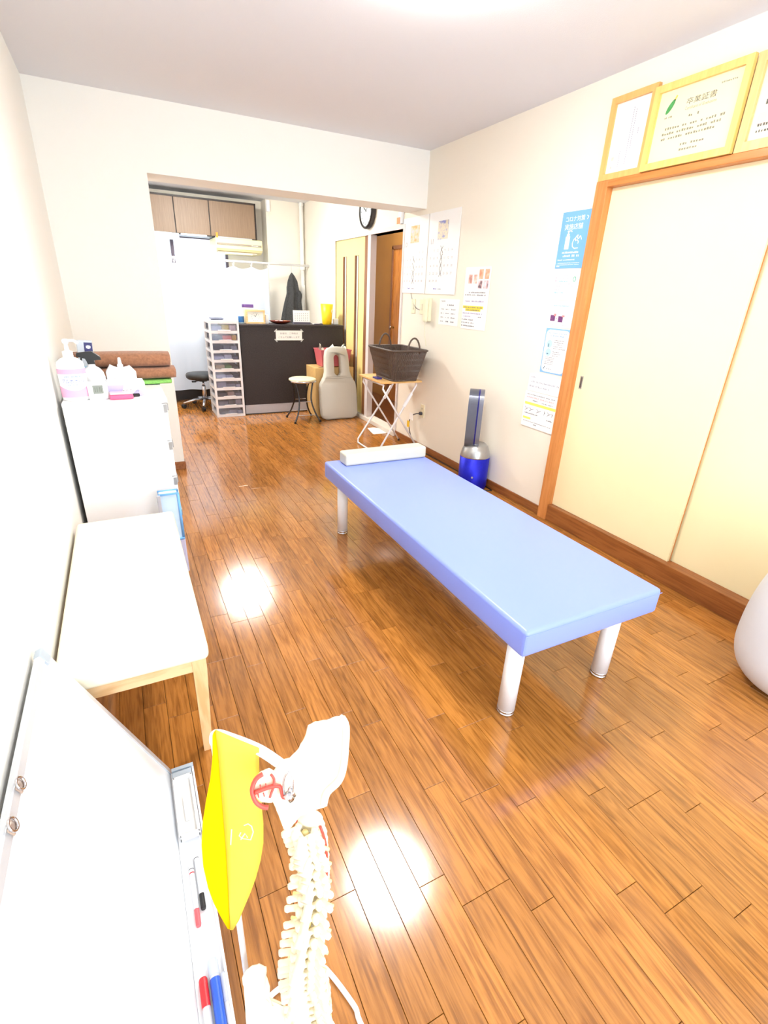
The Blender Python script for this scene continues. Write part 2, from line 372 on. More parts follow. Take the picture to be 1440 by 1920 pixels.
# ------------------------------------------------------------------ ceiling lamps
def ceiling_lamp(label, x, y, r, strength, dz=0.0):
    t = thing('ceiling_lamp', label, 'lamp', (x, y, HC)); bm = B(); lathe(bm, [(r*.5, -.03), (r*.5, 0)], n=32); obj('base', bm, M_WHITE, t)
    bm = B(); lathe(bm, [(0, -.125+dz), (r*.5, -.12+dz), (r*.85, -.105+dz), (r, -.08+dz*.8), (r, -.05+dz*.3), (r*.9, -.03), (r*.5, -.03)], n=40)
    obj('diffuser', bm, mat('lamp_diffuser_%d' % int(strength*10), (255, 252, 246), .4, emit=strength), t, smooth=True)
ceiling_lamp('round white ceiling lamp above the blue massage table', 1.40, 1.83, .23, LAMP_MAIN, .03)
ceiling_lamp('round white ceiling lamp in the kitchen area behind the beam', 1.28, 5.75, .24, LAMP_KITCHEN)
ceiling_lamp('small added lamp out of view that brightens the corridor beyond the kitchen door', 3.15, 5.3, .12, 90.0)  # unseen lamp added to lift the dark corridor
def pix(px, py, ax, v):
    d = FW+RT*((px-720)/F)+UP*((960-py)/F); t = (v-CAM[ax])/d[ax]; return CAM+d*t
def pixplane(px, py, p0, n):
    d = FW+RT*((px-720)/F)+UP*((960-py)/F); t = (Vector(p0)-CAM).dot(n)/d.dot(n); return CAM+d*t
# ================================================================== BLUE MASSAGE TABLE
bx0, bx1, by0, by1 = 1.253, 1.877, .872, 2.626
t = thing('massage_table', 'long periwinkle blue massage table on four white legs', 'massage table', (1.565, 1.75, 0))
c = boxo('cushion', (bx0-1.565, bx1-1.565, by0-1.75, by1-1.75, .338, .4377), M_BLUE, t, .014, 4)
for p in c.data.polygons: p.use_smooth = True
bm = B(); zz = .408
tube(bm, [(bx0-1.5655, by0-1.7505, zz+.014), (bx1-1.5645, by0-1.7505, zz+.014)], .0012, 6); tube(bm, [(bx0-1.5655, by0-1.7505, .345), (bx0-1.5655, by0-1.7505, .43)], .0012, 6)
obj('seam', bm, M_BLUE, c)
boxo('frame', (-.26, .26, -.83, .83, .32, .3385), mat('bed_frame_board', (200, 196, 188), .6, noise=.03), t)
for sx in (-.2345, .2345):
    for sy in (-.776, .776):
        bm = B(); lathe(bm, [(.031, .022), (.031, .322)], sx, sy, 28); L_ = obj('leg', bm, M_WMETAL, t, smooth=False)
        for p in L_.data.polygons: p.use_smooth = len(p.vertices) == 4
        bm = B(); lathe(bm, [(.026, 0), (.031, .003), (.031, .008), (.028, .0095), (.028, .012), (.0315, .0135), (.0315, .021), (.028, .0225)], sx, sy, 28); obj('foot', bm, M_CHROME, L_, smooth=True)
t = tag(boxo('head_pillow', (1.335, 1.868, 2.487, 2.592, .438, .507), mat('ivory_vinyl', (206, 205, 190), .45, bump=.1, bscale=400), bev=.012, seg=3), 'narrow ivory block pillow at the head of the blue massage table', 'pillow')
# ================================================================== BENCH
M_BEECH = woodmat('light_beech', (240, 200, 150), (222, 176, 122), .4, 40, 4, 2)
M_BEECHX = woodmat('light_beech_rail', (240, 204, 156), (224, 180, 128), .4, 40, 4, 0)
t = thing('bench', 'cream padded wooden bench against the left wall', 'bench', (.2, 1.7, 0))
c = boxo('seat_cushion', (-.186, .186, -.505, .5, .385, .437), mat('cream_vinyl', (254, 246, 220), .4, bump=.08, bscale=300), t, .016, 4)
for p in c.data.polygons: p.use_smooth = True
boxo('apron', (-.15, .15, -.478, -.458, .335, .386), M_BEECHX, t); boxo('apron', (-.15, .15, .458, .478, .335, .386), M_BEECHX, t)
boxo('apron', (-.172, -.154, -.46, .46, .335, .386), M_BEECH, t); boxo('apron', (.154, .172, -.46, .46, .335, .386), M_BEECH, t)
for sx in (-1, 1):
    for sy in (-1, 1):
        bm = B(); V = []
        for (w, ox, oy, z) in ((.0125, .150, .448, 0), (.019, .158, .462, .335), (.019, .158, .462, .386)):
            V.append([bm.verts.new((sx*ox+a*w, sy*oy+b*w, z)) for a, b in ((-1, -1), (1, -1), (1, 1), (-1, 1))])
        for a, b in zip(V, V[1:]):
            for i in range(4): bm.faces.new((a[i], a[(i+1) % 4], b[(i+1) % 4], b[i]))
        bm.faces.new(list(reversed(V[0]))); bm.faces.new(V[-1]); obj('leg', bm, M_BEECH, t)
# ================================================================== WHITEBOARD
dn = Vector((.221, 0, -.53)).normalized(); nn = Vector((.53, 0, .221)).normalized()
WB = Matrix((Vector((0, 1, 0)), -dn, nn)).transposed().to_4x4(); BL = .604
WB.translation = Vector((.022, .27, .566))+dn*BL
WBL = .9
t = thing('whiteboard', 'large aluminium framed whiteboard leaning on the left wall', 'whiteboard', mw=WB)
boxo('writing_surface', (.014, WBL-.014, .014, BL-.014, -.012, -.003), mat('white_board_enamel', (246, 250, 254), .18, noise=.004), t)
M_AL2 = mat('board_frame_alu', (212, 216, 222), .4, .35, noise=.02)
boxo('frame_rail', (.015, WBL-.015, 0, .02, -.014, .001), M_AL2, t, .002, 1); boxo('frame_rail', (.015, WBL-.015, BL-.02, BL, -.014, .001), M_AL2, t, .002, 1)
boxo('frame_stile', (0, .018, .015, BL-.015, -.014, .001), M_AL2, t, .002, 1); boxo('frame_stile', (WBL-.018, WBL, .015, BL-.015, -.014, .001), M_AL2, t, .002, 1)
M_CORN = mat('grey_corner_plastic', (178, 190, 202), .5, noise=.02)
for x0 in (-.001, WBL-.033):
    for y0 in (-.001, BL-.033): boxo('corner_cap', (x0, x0+.034, y0, y0+.034, -.015, .0025), M_CORN, t, .003, 2)
inv = WB.inverted()
tr_ = obj('tray', box(B(), .236, .298, .34, 1.155, .044, .049, mx=inv), M_WHITE, t)
bm = B(); box(bm, .294, .299, .34, 1.155, .049, .060, mx=inv); obj('tray_lip', bm, M_WHITE, tr_)
bm = B(); box(bm, .24, .299, 1.145, 1.155, .049, .066, mx=inv); obj('tray_end', bm, M_CORN, tr_)
# magnetic ring clips on the upper rail
for i, (yy_, lab) in enumerate(((.783, 'steel ring clip on the whiteboard rail nearest the bench'), (.704, 'steel ring clip on the whiteboard rail farther from the bench'))):
    k = thing('ring_clip', lab, 'clip', mw=WB @ Matrix.Translation((yy_-.27, BL-.012, .0012)), group='ring clips on the whiteboard')
    boxo('clip_plate', (-.011, .011, -.006, .011, 0, .005), mat('clip_bronze', (196, 178, 166), .35, .6, noise=.03), k, .002, 1)
    bm = B(); tube(bm, [(.0+.011*math.cos(a), .008+.011*math.sin(a), .0075) for a in [2*PI*j/18 for j in range(18)]], .0022, 6, closed=True); obj('ring', bm, M_CHROME, k, smooth=True)
# things lying on the tray
tz = .0495
er = thing('board_eraser', 'white framed rectangular board eraser on the whiteboard tray', 'eraser', (.266, 1.02, tz))
boxo('pad', (-.024, .024, -.085, .085, 0, .012), mat('eraser_felt', (214, 212, 216), .9, noise=.05), er)
for dd in ((-.026, -.018, -.095, .095, .010, .026), (.018, .026, -.095, .095, .010, .026), (-.026, .026, -.095, -.084, .010, .026), (-.026, .026, .084, .095, .010, .026)): boxo('rim', dd, M_WHITE, er, .003, 2)
boxo('floor_plate', (-.018, .018, -.084, .084, .010, .014), mat('eraser_inner', (228, 226, 222), .5, noise=.02), er)
boxo('grip', (-.006, .006, -.045, .03, .014, .022), M_WHITE, er, .003, 2)
boxo('end_plate', (-.026, .026, .1, .121, .004, .016), M_CORN, er, .002, 1)
M_LILAC = mat('pen_white', (240, 243, 248), .3, noise=.01)
def marker(label, x, y0, y1, r, capcol, caplen, bands, tilt=0.0, tip=False, cap_at=0):
    # a pen lying along the tray, y0 is the end nearer the camera
    mx = Matrix.Translation((x, y0, tz+r)) @ Matrix.Rotation(tilt, 4, 'Z') @ Euler((-PI/2, 0, 0)).to_matrix().to_4x4()
    k = thing('marker_pen', label, 'marker', mw=mx, group='marker pens on the whiteboard tray'); L_ = y1-y0
    a, b = (caplen, L_) if cap_at == 0 else (0, L_-caplen)
    bm = B(); lathe(bm, [(r*.92, a), (r*.95, b-.004), (r*.8, b)] if cap_at == 0 else [(r*.8, 0), (r*.95, .004), (r*.92, b)], n=18); bd = obj('barrel', bm, M_LILAC, k, smooth=True)
    bm = B()
    lathe(bm, [(r*.86, 0), (r, .004), (r, caplen)] if cap_at == 0 else [(r, L_-caplen), (r, L_-.003), (r*.85, L_)], n=18); obj('cap', bm, capcol, k, smooth=False)
    for z0, z1, m_ in bands:
        bm = B(); cyl(bm, r*.965, z0, z1, n=18); obj('band', bm, m_, bd)
RED = mat('red_plastic', (222, 44, 52), .3, noise=.03); BLU = mat('blue_plastic', (44, 96, 210), .3, noise=.03); PINKR = mat('faded_red_cap', (240, 100, 108), .35, noise=.02)
marker('thin marker pen with black cap on the whiteboard tray', .272, .752, .885, .0058, M_BLACK, .034, [(.120, .122, M_INK)])
marker('thin marker pen with pinkish red cap on the whiteboard tray', .2575, .722, .878, .0058, PINKR, .036, [(.118, .121, RED), (.128, .130, M_INK), (.05, .08, M_LILAC)])
marker('thick marker pen with red cap at the near end of the tray', .252, .42, .622, .0085, RED, .05, [(.10, .104, PINKR)], cap_at=1)
marker('thick blue marker pen with clear cap beside the red one', .274, .40, .645, .0105, mat('clear_cap', (200, 212, 232), .15, noise=.02), .03, [(.0, .10, BLU), (.125, .21, BLU), (.108, .112, BLU)], cap_at=1)
marker('pale thick marker pen at the outer edge of the tray', .2895, .40, .615, .006, mat('grey_cap', (190, 196, 214), .3), .05, [(.05, .1, mat('grey_band', (170, 176, 200), .4))], cap_at=1)
# ================================================================== SPINE MODEL
M_BONE = mat('bone_plastic', (245, 234, 208), .42, noise=.03, nscale=40, bump=.25, bscale=120)
M_DISC = mat('disc_plastic', (236, 232, 222), .4, noise=.03); M_ART = mat('artery_red', (226, 82, 70), .4, noise=.04); M_NERVE = mat('nerve_yellow', (244, 226, 160), .45, noise=.03)
SX, SY = .42, .41; RZ = math.atan2(-.66, .75)
t = thing('spine_model', 'anatomical spine model hanging on a white stand', 'spine model', (SX, SY, 0))
def L3(p): return (p[0]-SX, p[1]-SY, p[2])
PX, PY = .33, .53
st = obj('stand_pole', tube(B(), [L3((PX, PY, .012)), L3((PX, PY, .786))], .0052, 12), M_WMETAL, t, smooth=True)
bm = B(); tube(bm, smoothpts([L3(p) for p in ((PX, PY, .784), (PX+.003, PY-.003, .8), (.352, .507, .803), (.380, .476, .802), (.402, .446, .796), (.418, .430, .786), (.436, .430, .781))], 5), .0068, 12); obj('hook_arm', bm, M_WMETAL, t, smooth=True)
bm = B(); tube(bm, smoothpts([L3(p) for p in ((.33, .545, .007), (.40, .562, .007), (.478, .556, .007), (.496, .54, .007), (.522, .470, .007), (.523, .448, .007), (.519, .40, .007), (.46, .29, .007), (.36, .29, .007), (.322, .36, .007), (.318, .47, .007), (.33, .53, .007))], 4), .0055, 10); obj('stand_base', bm, M_WMETAL, t, smooth=True)
bm = B(); lathe(bm, [(.013, .0), (.013, .02), (.009, .034), (.006, .036)], PX-SX, PY-SY, 16); obj('pole_socket', bm, M_WMETAL, t, smooth=True)
def vert_mesh(kind):
    bm = B(); rb, hb = {'c': (.0125, .011), 't': (.0165, .016), 'l': (.0215, .022)}[kind]
    lathe(bm, [(rb*.9, -hb/2), (rb*1.04, -hb/2+.002), (rb*.9, 0), (rb*1.04, hb/2-.002), (rb*.9, hb/2)], 0, .004, 16, 1.15, .85)
    sp = {'c': .026, 't': .038, 'l': .034}[kind]; dz = {'c': -.004, 't': -.016, 'l': -.004}[kind]; tw = {'c': .022, 't': .030, 'l': .036}[kind]
    for s in (-1, 1):
        tube(bm, [(s*rb*.7, -.006, .001), (s*rb*.75, -.014, .001), (0, -.022, dz*.2)], .0042, 7)
        tube(bm, smoothpts([(s*rb*.7, -.012, .001), (s*tw*.7, -.017, .002), (s*tw, -.023, .004)], 3), .004, 7, rs=[.005, .005, .0046, .0044, .0042, .0048, .0036])
        lathe(bm, [(.003, -hb*.62), (.0052, -hb*.3), (.0052, hb*.4), (.003, hb*.66)], s*rb*.72, -.018, 8)
    n = 4; pts = smoothpts([(0, -.019, 0), (0, -.019-sp*.55, dz*.6), (0, -.019-sp*.8, dz)], n)
    tube(bm, pts, .004, 8, rs=[.0065-.002*math.sin(PI*i/(len(pts)-1)) for i in range(len(pts))])
    me = bpy.data.meshes.new('vertebra_'+kind); bm.to_mesh(me); bm.free(); me.materials.append(M_BONE)
    for p in me.polygons: p.use_smooth = True
    return me
VM = {k: vert_mesh(k) for k in 'ctl'}
def disc_mesh():
    bm = B(); lathe(bm, [(.8, -.5), (1, -.2), (1, .2), (.8, .5)], 0, 0, 16, 1.12, .85)
    me = bpy.data.meshes.new('disc'); bm.to_mesh(me); bm.free(); me.materials.append(M_DISC); return me
DMs = disc_mesh(); z = .715; cord = []; rv = random.Random(5)
seq = ['c']*7+['t']*12+['l']*5; pitch = {'c': .0165, 't': .0222, 'l': .030}; sidep = []
for i, k in enumerate(seq):
    u = i/23; off = .014*math.sin(u*2*PI*1.15+.4); lat = .006*math.sin(u*5)
    ax = Vector((math.cos(RZ), math.sin(RZ), 0)); an = Vector((-math.sin(RZ), math.cos(RZ), 0))
    c_ = ax*lat+an*off; o = bpy.data.objects.new('vertebra', VM[k]); COL.objects.link(o); o.parent = t
    s = .95+.05*rv.random() if k != 't' else .85+.2*(i-7)/11
    o.location = (c_.x, c_.y, z); o.scale = (s*1.22, s*1.12, 1.05); o.rotation_euler = (rv.uniform(-.05, .05), rv.uniform(-.04, .04), RZ+rv.uniform(-.08, .08))
    d_ = bpy.data.objects.new('spinal_disc', DMs); COL.objects.link(d_); d_.parent = t; rr = {'c': .0122, 't': .0165, 'l': .0215}[k]*s
    q = c_+an*.004; d_.location = (q.x, q.y, z-pitch[k]/2); d_.scale = (rr, rr, pitch[k]*.36); d_.rotation_euler = (0, 0, RZ)
    cord.append((c_.x-an.x*.013, c_.y-an.y*.013, z))
    if i % 2 == 0 and i > 1:
        for sgn in (-1, 1): sidep.append((c_, ax*sgn, -an, z-pitch[k]*.5, k))
    z -= pitch[k]
zs = z
obj('spinal_cord', tube(B(), cord, .0045, 8), M_NERVE, t, smooth=True)
for c_, a, b, zz, k in sidep:
    ln = {'c': .024, 't': .03, 'l': .034}[k]; p0 = c_+b*.009+a*.008; p1 = c_+b*.004+a*ln; p1.z = -.006
    obj('nerve_root', tube(B(), [(p0.x, p0.y, zz), ((p0.x+p1.x)/2, (p0.y+p1.y)/2, zz+.001), (p1.x, p1.y, zz-.006)], .0026, 7), M_NERVE, t, smooth=True)
bm = B(); ax = Vector((math.cos(RZ), math.sin(RZ), 0)); an = Vector((-math.sin(RZ), math.cos(RZ), 0))
for sgn in (-1, 1):
    pa = [cc for cc in cord[:8]]
    tube(bm, [(p[0]+ax.x*sgn*.017+an.x*.012, p[1]+ax.y*sgn*.017+an.y*.012, p[2]) for p in pa], .002, 6)
obj('vertebral_artery', bm, M_ART, t, smooth=True)
bm = B(); mxs = Matrix.Rotation(RZ, 4, 'Z'); lathe(bm, [(.006, zs-.085), (.016, zs-.05), (.032, zs-.01), (.034, zs+.006), (.02, zs+.012)], 0, 0, 16, 1.25, .6, mx=mxs); obj('sacrum', bm, M_BONE, t, smooth=True)
def bonyplate(name, pts, p0, n, th, seed=1, jit=.0006, bow=0.0, parent=t, m=M_BONE):
    # an irregular bone plate: outline on the plane (p0, n), thickness th, edges rounded, middle bowed
    n = Vector(n).normalized(); P = [pixplane(px, py, p0, n) for px, py in pts]; cen = sum(P, Vector())/len(P); e1 = (P[0]-cen).normalized(); e2 = n.cross(e1); r_ = random.Random(seed)
    pl = [((p-cen).dot(e1)+r_.uniform(-jit, jit), (p-cen).dot(e2)+r_.uniform(-jit, jit)) for p in P]
    dense = []
    for i in range(len(pl)):
        a, b = pl[i], pl[(i+1) % len(pl)]
        for q in range(3): dense.append((a[0]+(b[0]-a[0])*q/3+r_.uniform(-jit, jit), a[1]+(b[1]-a[1])*q/3+r_.uniform(-jit, jit)))
    bm = B(); rings = []
    prof = [(1, -.5), (1.015, 0), (1, .42), (.93, .62), (.62, .30), (.3, .05), (.0, 0)]
    back = [(.93, -.75), (.62, -1.0), (.3, -1.2), (0, -1.25)]
    def ring(s, h):
        if s == 0:
            v = cen+n*(h*th-bow)
            return [bm.verts.new(L3(v))]
        out = []
        for x, y in dense:
            v = cen+e1*x*s+e2*y*s+n*(h*th-bow*(1-s*s)); out.append(bm.verts.new(L3(v)))
        return out
    A = [ring(s, h) for s, h in prof]; Bk = [A[0]]+[ring(s, h) for s, h in back]
    for R_, flip in ((A, False), (Bk, True)):
        for a, b in zip(R_, R_[1:]):
            k = len(a)
            for i in range(k):
                j = (i+1) % k; f = (a[i], a[j], b[j], b[i]) if len(b) > 1 else (a[i], a[j], b[0])
                bm.faces.new(f if not flip else tuple(reversed(f)))
    return obj(name, bm, m, parent, smooth=True)
p0 = (.40, .44, .80); on = (Vector((.487, .45, .84))-Vector(p0)).cross(Vector((.412, .397, .73))-Vector(p0)).normalized()
if on.dot(CAM-Vector(p0)) < 0: on = -on
OCC = [(641, 1341), (648, 1347), (651, 1362), (650, 1398), (646, 1440), (638, 1466), (614, 1486), (608, 1512), (585, 1520), (562, 1530), (548, 1545), (539, 1556), (532, 1553), (523, 1528), (514, 1506), (505, 1488), (510, 1452), (527, 1427), (543, 1422), (560, 1403), (572, 1382), (577, 1361), (590, 1354), (614, 1351), (630, 1345)]
oc = bonyplate('occiput', OCC, p0, on, .0055, 3, .0006, .004)
def onpl(px, py, lift=.004): return L3(pixplane(px, py, p0, on)+on*lift)
obj('occiput_ridge', tube(B(), smoothpts([onpl(*q, .002) for q in ((640, 1345), (648, 1362), (647, 1400), (643, 1438), (634, 1463), (613, 1484), (606, 1508))], 4), .005, 10), M_BONE, oc, smooth=True)
LOBE = [(505, 1440), (490, 1446), (478, 1458), (474, 1476), (478, 1492), (490, 1504), (510, 1504), (520, 1490), (522, 1460), (516, 1446)]
lb = bonyplate('brain_stem_base', LOBE, Vector(p0)+on*.004, on, .003, 8, .0004, -.002, parent=t)
ra = obj('artery', tube(B(), smoothpts([onpl(*q, .009) for q in ((492, 1446), (479, 1456), (472, 1476), (478, 1496), (490, 1506), (502, 1508))], 5), .0028, 8), M_ART, t, smooth=True)
bm = B()
for ln, w in (([(477, 1480), (492, 1474), (507, 1469), (523, 1468), (527, 1478), (530, 1488), (540, 1488)], .0026), ([(512, 1468), (513, 1455), (507, 1446)], .0016), ([(512, 1470), (508, 1480), (505, 1489)], .0016), ([(487, 1465), (489, 1473)], .0008), ([(483, 1482), (485, 1489)], .0008), ([(493, 1480), (495, 1487)], .0008), ([(497, 1463), (499, 1470)], .0008)):
    tube(bm, smoothpts([onpl(*q, .010) for q in ln], 3), w, 7)
obj('artery_branch', bm, M_ART, ra, smooth=True)
bm = B(); cc = Vector(onpl(538, 1462, .018))
tube(bm, [tuple(cc+(Vector(RT)*.006*math.cos(a)+Vector(UP)*.018*math.sin(a))+on*.004*math.sin(a)) for a in [2*PI*j/20 for j in range(20)]], .0013, 6, closed=True)
tube(bm, [onpl(535, 1478, .016), onpl(545, 1490, .014)], .005, 8); tube(bm, [onpl(541, 1468, .016), onpl(550, 1484, .013)], .003, 8)
obj('snap_hook', bm, M_CHROME, t, smooth=True)
ILI = [(454, 1835), (462, 1821), (473, 1812), (486, 1808), (500, 1814), (499, 1831), (506, 1849), (505, 1870), (512, 1884), (535, 1884), (545, 1905), (560, 1950), (520, 1990), (470, 1975), (462, 1920), (460, 1881), (457, 1850)]
pl_n = (CAM-Vector((.35, .47, .22))); pl_n.z *= .35
bonyplate('ilium', ILI, (.345, .475, .25), pl_n, .006, 11, .0005, .006)
# mirrored ilium on the far side of the sacrum (toward the camera)
n2 = Vector((.6, -.7, .25)).normalized(); bm = B(); e1 = Vector((0, 0, 1))-n2*n2.z; e1.normalize(); e2 = n2.cross(e1)
prism(bm, [(.03*math.cos(a)*(1+.3*math.sin(2*a))+.0, .05*math.sin(a)) for a in [2*PI*j/20 for j in range(20)]], -.005, .005, mx=Matrix(((e1.x, e2.x, n2.x, .062), (e1.y, e2.y, n2.y, -.062), (e1.z, e2.z, n2.z, .10), (0, 0, 0, 1))), bev=.002); obj('ilium', bm, M_BONE, t, smooth=True)
# yellow pennant folded over the stand
M_YEL = clothmat('yellow_pennant_cloth', (255, 224, 20), .35); M_YEL2 = clothmat('pale_yellow_pennant_side', (255, 238, 110), .35)
t = thing('pennant', 'yellow cloth pennant folded over the top of the spine model stand', 'pennant', (PX, PY, .33))
def Lp(p): return (p[0]-PX, p[1]-PY, p[2]-.33)
def flagside(name, edge, fold, m, bulge):
    bm = B(); n_ = len(edge); rows = []
    for i in range(n_):
        a, b = Vector(fold[i]), Vector(edge[i]); row = []
        for k in range(7):
            u = k/6; p = a.lerp(b, u)+Vector(bulge)*math.sin(PI*u)*math.sin(PI*min(1, i/(n_-1)+.05)); row.append(bm.verts.new(Lp(p)))
        rows.append(row)
    for r0, r1 in zip(rows, rows[1:]):
        for k in range(6): bm.faces.new((r0[k], r0[k+1], r1[k+1], r1[k]))
    bmesh.ops.remove_doubles(bm, verts=bm.verts, dist=.0004)
    o = obj(name, bm, m, t, smooth=True); sm = o.modifiers.new('thickness', 'SOLIDIFY'); sm.thickness = .0012; return o
fz = [.812-.0475*i for i in range(11)]
tocam = Vector((CAM.x-PX, CAM.y-PY, 0)).normalized()
fold = [(PX+tocam.x*.009, PY+tocam.y*.009, z_) for z_ in fz]
redge = [(486, 1402), (486, 1440), (490, 1500), (494, 1545), (494, 1580), (489, 1612), (480, 1645), (470, 1672), (458, 1700), (448, 1724), (437, 1742)]
ledge = [(400, 1380), (400, 1420), (396, 1460), (388, 1500), (381, 1545), (379, 1585), (382, 1625), (391, 1665), (402, 1695), (415, 1720), (428, 1742)]
def to3(px, py, f, side):
    n_ = (Vector((FW.x, FW.y, 0)).normalized()+side).normalized(); return pixplane(px, py, f, n_)
rs_ = Vector((.35, -.2, 0)); ls_ = Vector((-.9, .3, 0))
fold_px = [(405, 1368), (410, 1411), (413, 1448), (416, 1485), (419, 1522), (422, 1559), (425, 1596), (427, 1633), (429, 1670), (430, 1706), (431, 1743)]
fp = [pixplane(px, py, (PX+tocam.x*.018, PY+tocam.y*.018, .6), tocam) for px, py in fold_px]
flagside('front_fold', [to3(px, py, fp[0], Vector((.25, -.1, 0))) for px, py in redge], fp, M_YEL2, (.0, -.006, .002))
flagside('rear_fold', [to3(px, py, fp[0], Vector((-.6, .1, 0))) for px, py in ledge], fp, M_YEL, (-.003, .006, 0))
fn = (CAM-fp[5]).normalized(); FS = []
for i in range(10):
    for q in range(8):
        for k in range(49):
            w, u = i+q/8, k/48; e_ = [to3(px, py, fp[0], Vector((.25, -.1, 0))) for px, py in (redge[i], redge[i+1])] if k == 0 and q == 0 else e_
            a = fp[i].lerp(fp[i+1], q/8); b = e_[0].lerp(e_[1], q/8); p = a.lerp(b, u)+Vector((.0, -.006, .002))*math.sin(PI*u)*math.sin(PI*min(1, w/10+.05)); pr = proj(p); FS.append((pr[0], pr[1], p))
def gpl(px, py): return min(FS, key=lambda f: (f[0]-px)**2+(f[1]-py)**2)[2]+fn*.0018
bm = B()
G = [(452, 1559), (449, 1567), (454, 1573), (470, 1575), (474, 1560), (473, 1548), (466, 1543), (458, 1547)]
g3 = [gpl(*q) for q in G]
tube(bm, [Lp(p) for p in g3], .0011, 5); tube(bm, [Lp(gpl(*q)) for q in ((452, 1572), (458, 1563), (463, 1570))], .0011, 5)
tube(bm, [Lp(gpl(434, 1555)), Lp(gpl(434, 1583))], .0013, 5)
obj('printed_emblem', bm, mat('white_print', (255, 252, 214), .6), t)
# ================================================================== GREY FLOOR SEAT
t = thing('floor_seat', 'smooth pale grey rounded floor seat in front of the closet', 'floor seat', (2.442, .60, 0))
bm = B(); lathe(bm, [tuple(p)[:2] for p in smoothpts([(0, .004, 0), (.10, .006, 0), (.158, .022, 0), (.200, .065, 0), (.222, .13, 0), (.226, .21, 0), (.221, .31, 0), (.206, .41, 0), (.18, .49, 0), (.135, .54, 0), (.07, .565, 0), (0, .57, 0)], 4)], n=56); obj('shell', bm, mat('grey_shell', (212, 214, 219), .45, noise=.015, bump=.08, bscale=150), t, smooth=True)
bm = B(); lathe(bm, [(.09, 0), (.12, .002), (.125, .0085), (.09, .0085)], n=48); obj('base_shade_ring', bm, mat('dark_base_shade', (58, 52, 52), .6, noise=.1), t, smooth=True)  # dark ring stands in for the shadow line under the seat
# ================================================================== FAN / AIR PURIFIER
t = thing('air_purifier_fan', 'tall bladeless fan with blue base and grey loop by the right wall', 'fan', (2.565, 2.9, 0), math.atan2(-.62, .78)+PI/2)
bm = B(); lathe(bm, [(.098, 0), (.104, .006), (.11, .03), (.112, .255)], n=40); obj('base_filter', bm, mat('cobalt_mesh', (24, 30, 190), .35, .55, noise=.1, nscale=60, bump=.3, bscale=700), t, smooth=True)
bm = B(); lathe(bm, [(.112, .255), (.112, .262), (.103, .30), (.088, .338), (.07, .352), (0, .354)], n=40); obj('collar', bm, mat('nickel', (186, 186, 186), .3, .9, noise=.04), t, smooth=True)
def oblong(w, h, r, n=10):
    P = []
    for cx, cz, a0 in ((w-r, h-r, 0), (-w+r, h-r, PI/2), (-w+r, r, PI), (w-r, r, 1.5*PI)):
        for i in range(n+1): a = a0+PI/2*i/n; P.append((cx+r*math.cos(a), cz+r*math.sin(a)))
    return P
def looppart(y0, y1, w0, w1, m, name):
    bm = B(); O = oblong(w0, .425, w0*.98); I = [(x*(w1/w0), .026+(zz_)*(.373/.425)) for x, zz_ in O]; R_ = []
    for P, y in ((O, y0), (O, y1), (I, y1), (I, y0)): R_.append([bm.verts.new((x, y, zz_+.325)) for x, zz_ in P])
    for a, b in zip(R_, R_[1:]+R_[:1]):
        for i in range(len(a)): bm.faces.new((a[i], a[(i+1) % len(a)], b[(i+1) % len(a)], b[i]))
    bmesh.ops.recalc_face_normals(bm, faces=bm.faces); o = obj(name, bm, m, t, smooth=False); return o
M_FAN = mat('gunmetal_plastic', (104, 107, 118), .35, .5, noise=.04)
looppart(.022, .088, .088, .064, M_FAN, 'loop'); looppart(.012, .022, .082, .066, mat('deep_blue_slot', (16, 14, 120), .35, noise=.05), 'slot'); looppart(-.018, .012, .088, .066, mat('gunmetal_light', (128, 130, 142), .3, .5, noise=.03), 'front_rim')
bm = B(); disc(bm, 0, 0, .008, 0, 16); o = obj('logo', bm, M_ALU, t); o.matrix_local = Matrix.Rotation(-math.atan2(-.62, .78)-PI/2, 4, 'Z') @ Matrix.Translation((-.0715, -.0875, .115)) @ Matrix.Rotation(math.atan2(-.0715, .0875)*1.0, 4, 'Z') @ Euler((PI/2, 0, 0)).to_matrix().to_4x4()
o = obj('power_cord', tube(B(), smoothpts([(2.60, 2.80, .006), (2.64, 2.77, .006), (2.665, 2.80, .006), (2.667, 3.1, .006), (2.668, 3.5, .006), (2.667, 3.8, .006)], 5), .004, 8), M_BLACK, t, smooth=True); o.matrix_local = (Matrix.Translation((2.565, 2.9, 0)) @ Matrix.Rotation(math.atan2(-.62, .78)+PI/2, 4, 'Z')).inverted()
# ================================================================== RIGHT WALL: papers, calendars, fittings
def sheet(name, label, cat, y, z, w, h, off=.0015, th=.001, m=M_PAPER, group=None):
    t = thing(name, label, cat, mw=on_right_wall(y, z, off), group=group); boxo('sheet', (0, w, 0, h, -.0007, th), m, t); return t
Z1 = .0013
rg = random.Random(3)
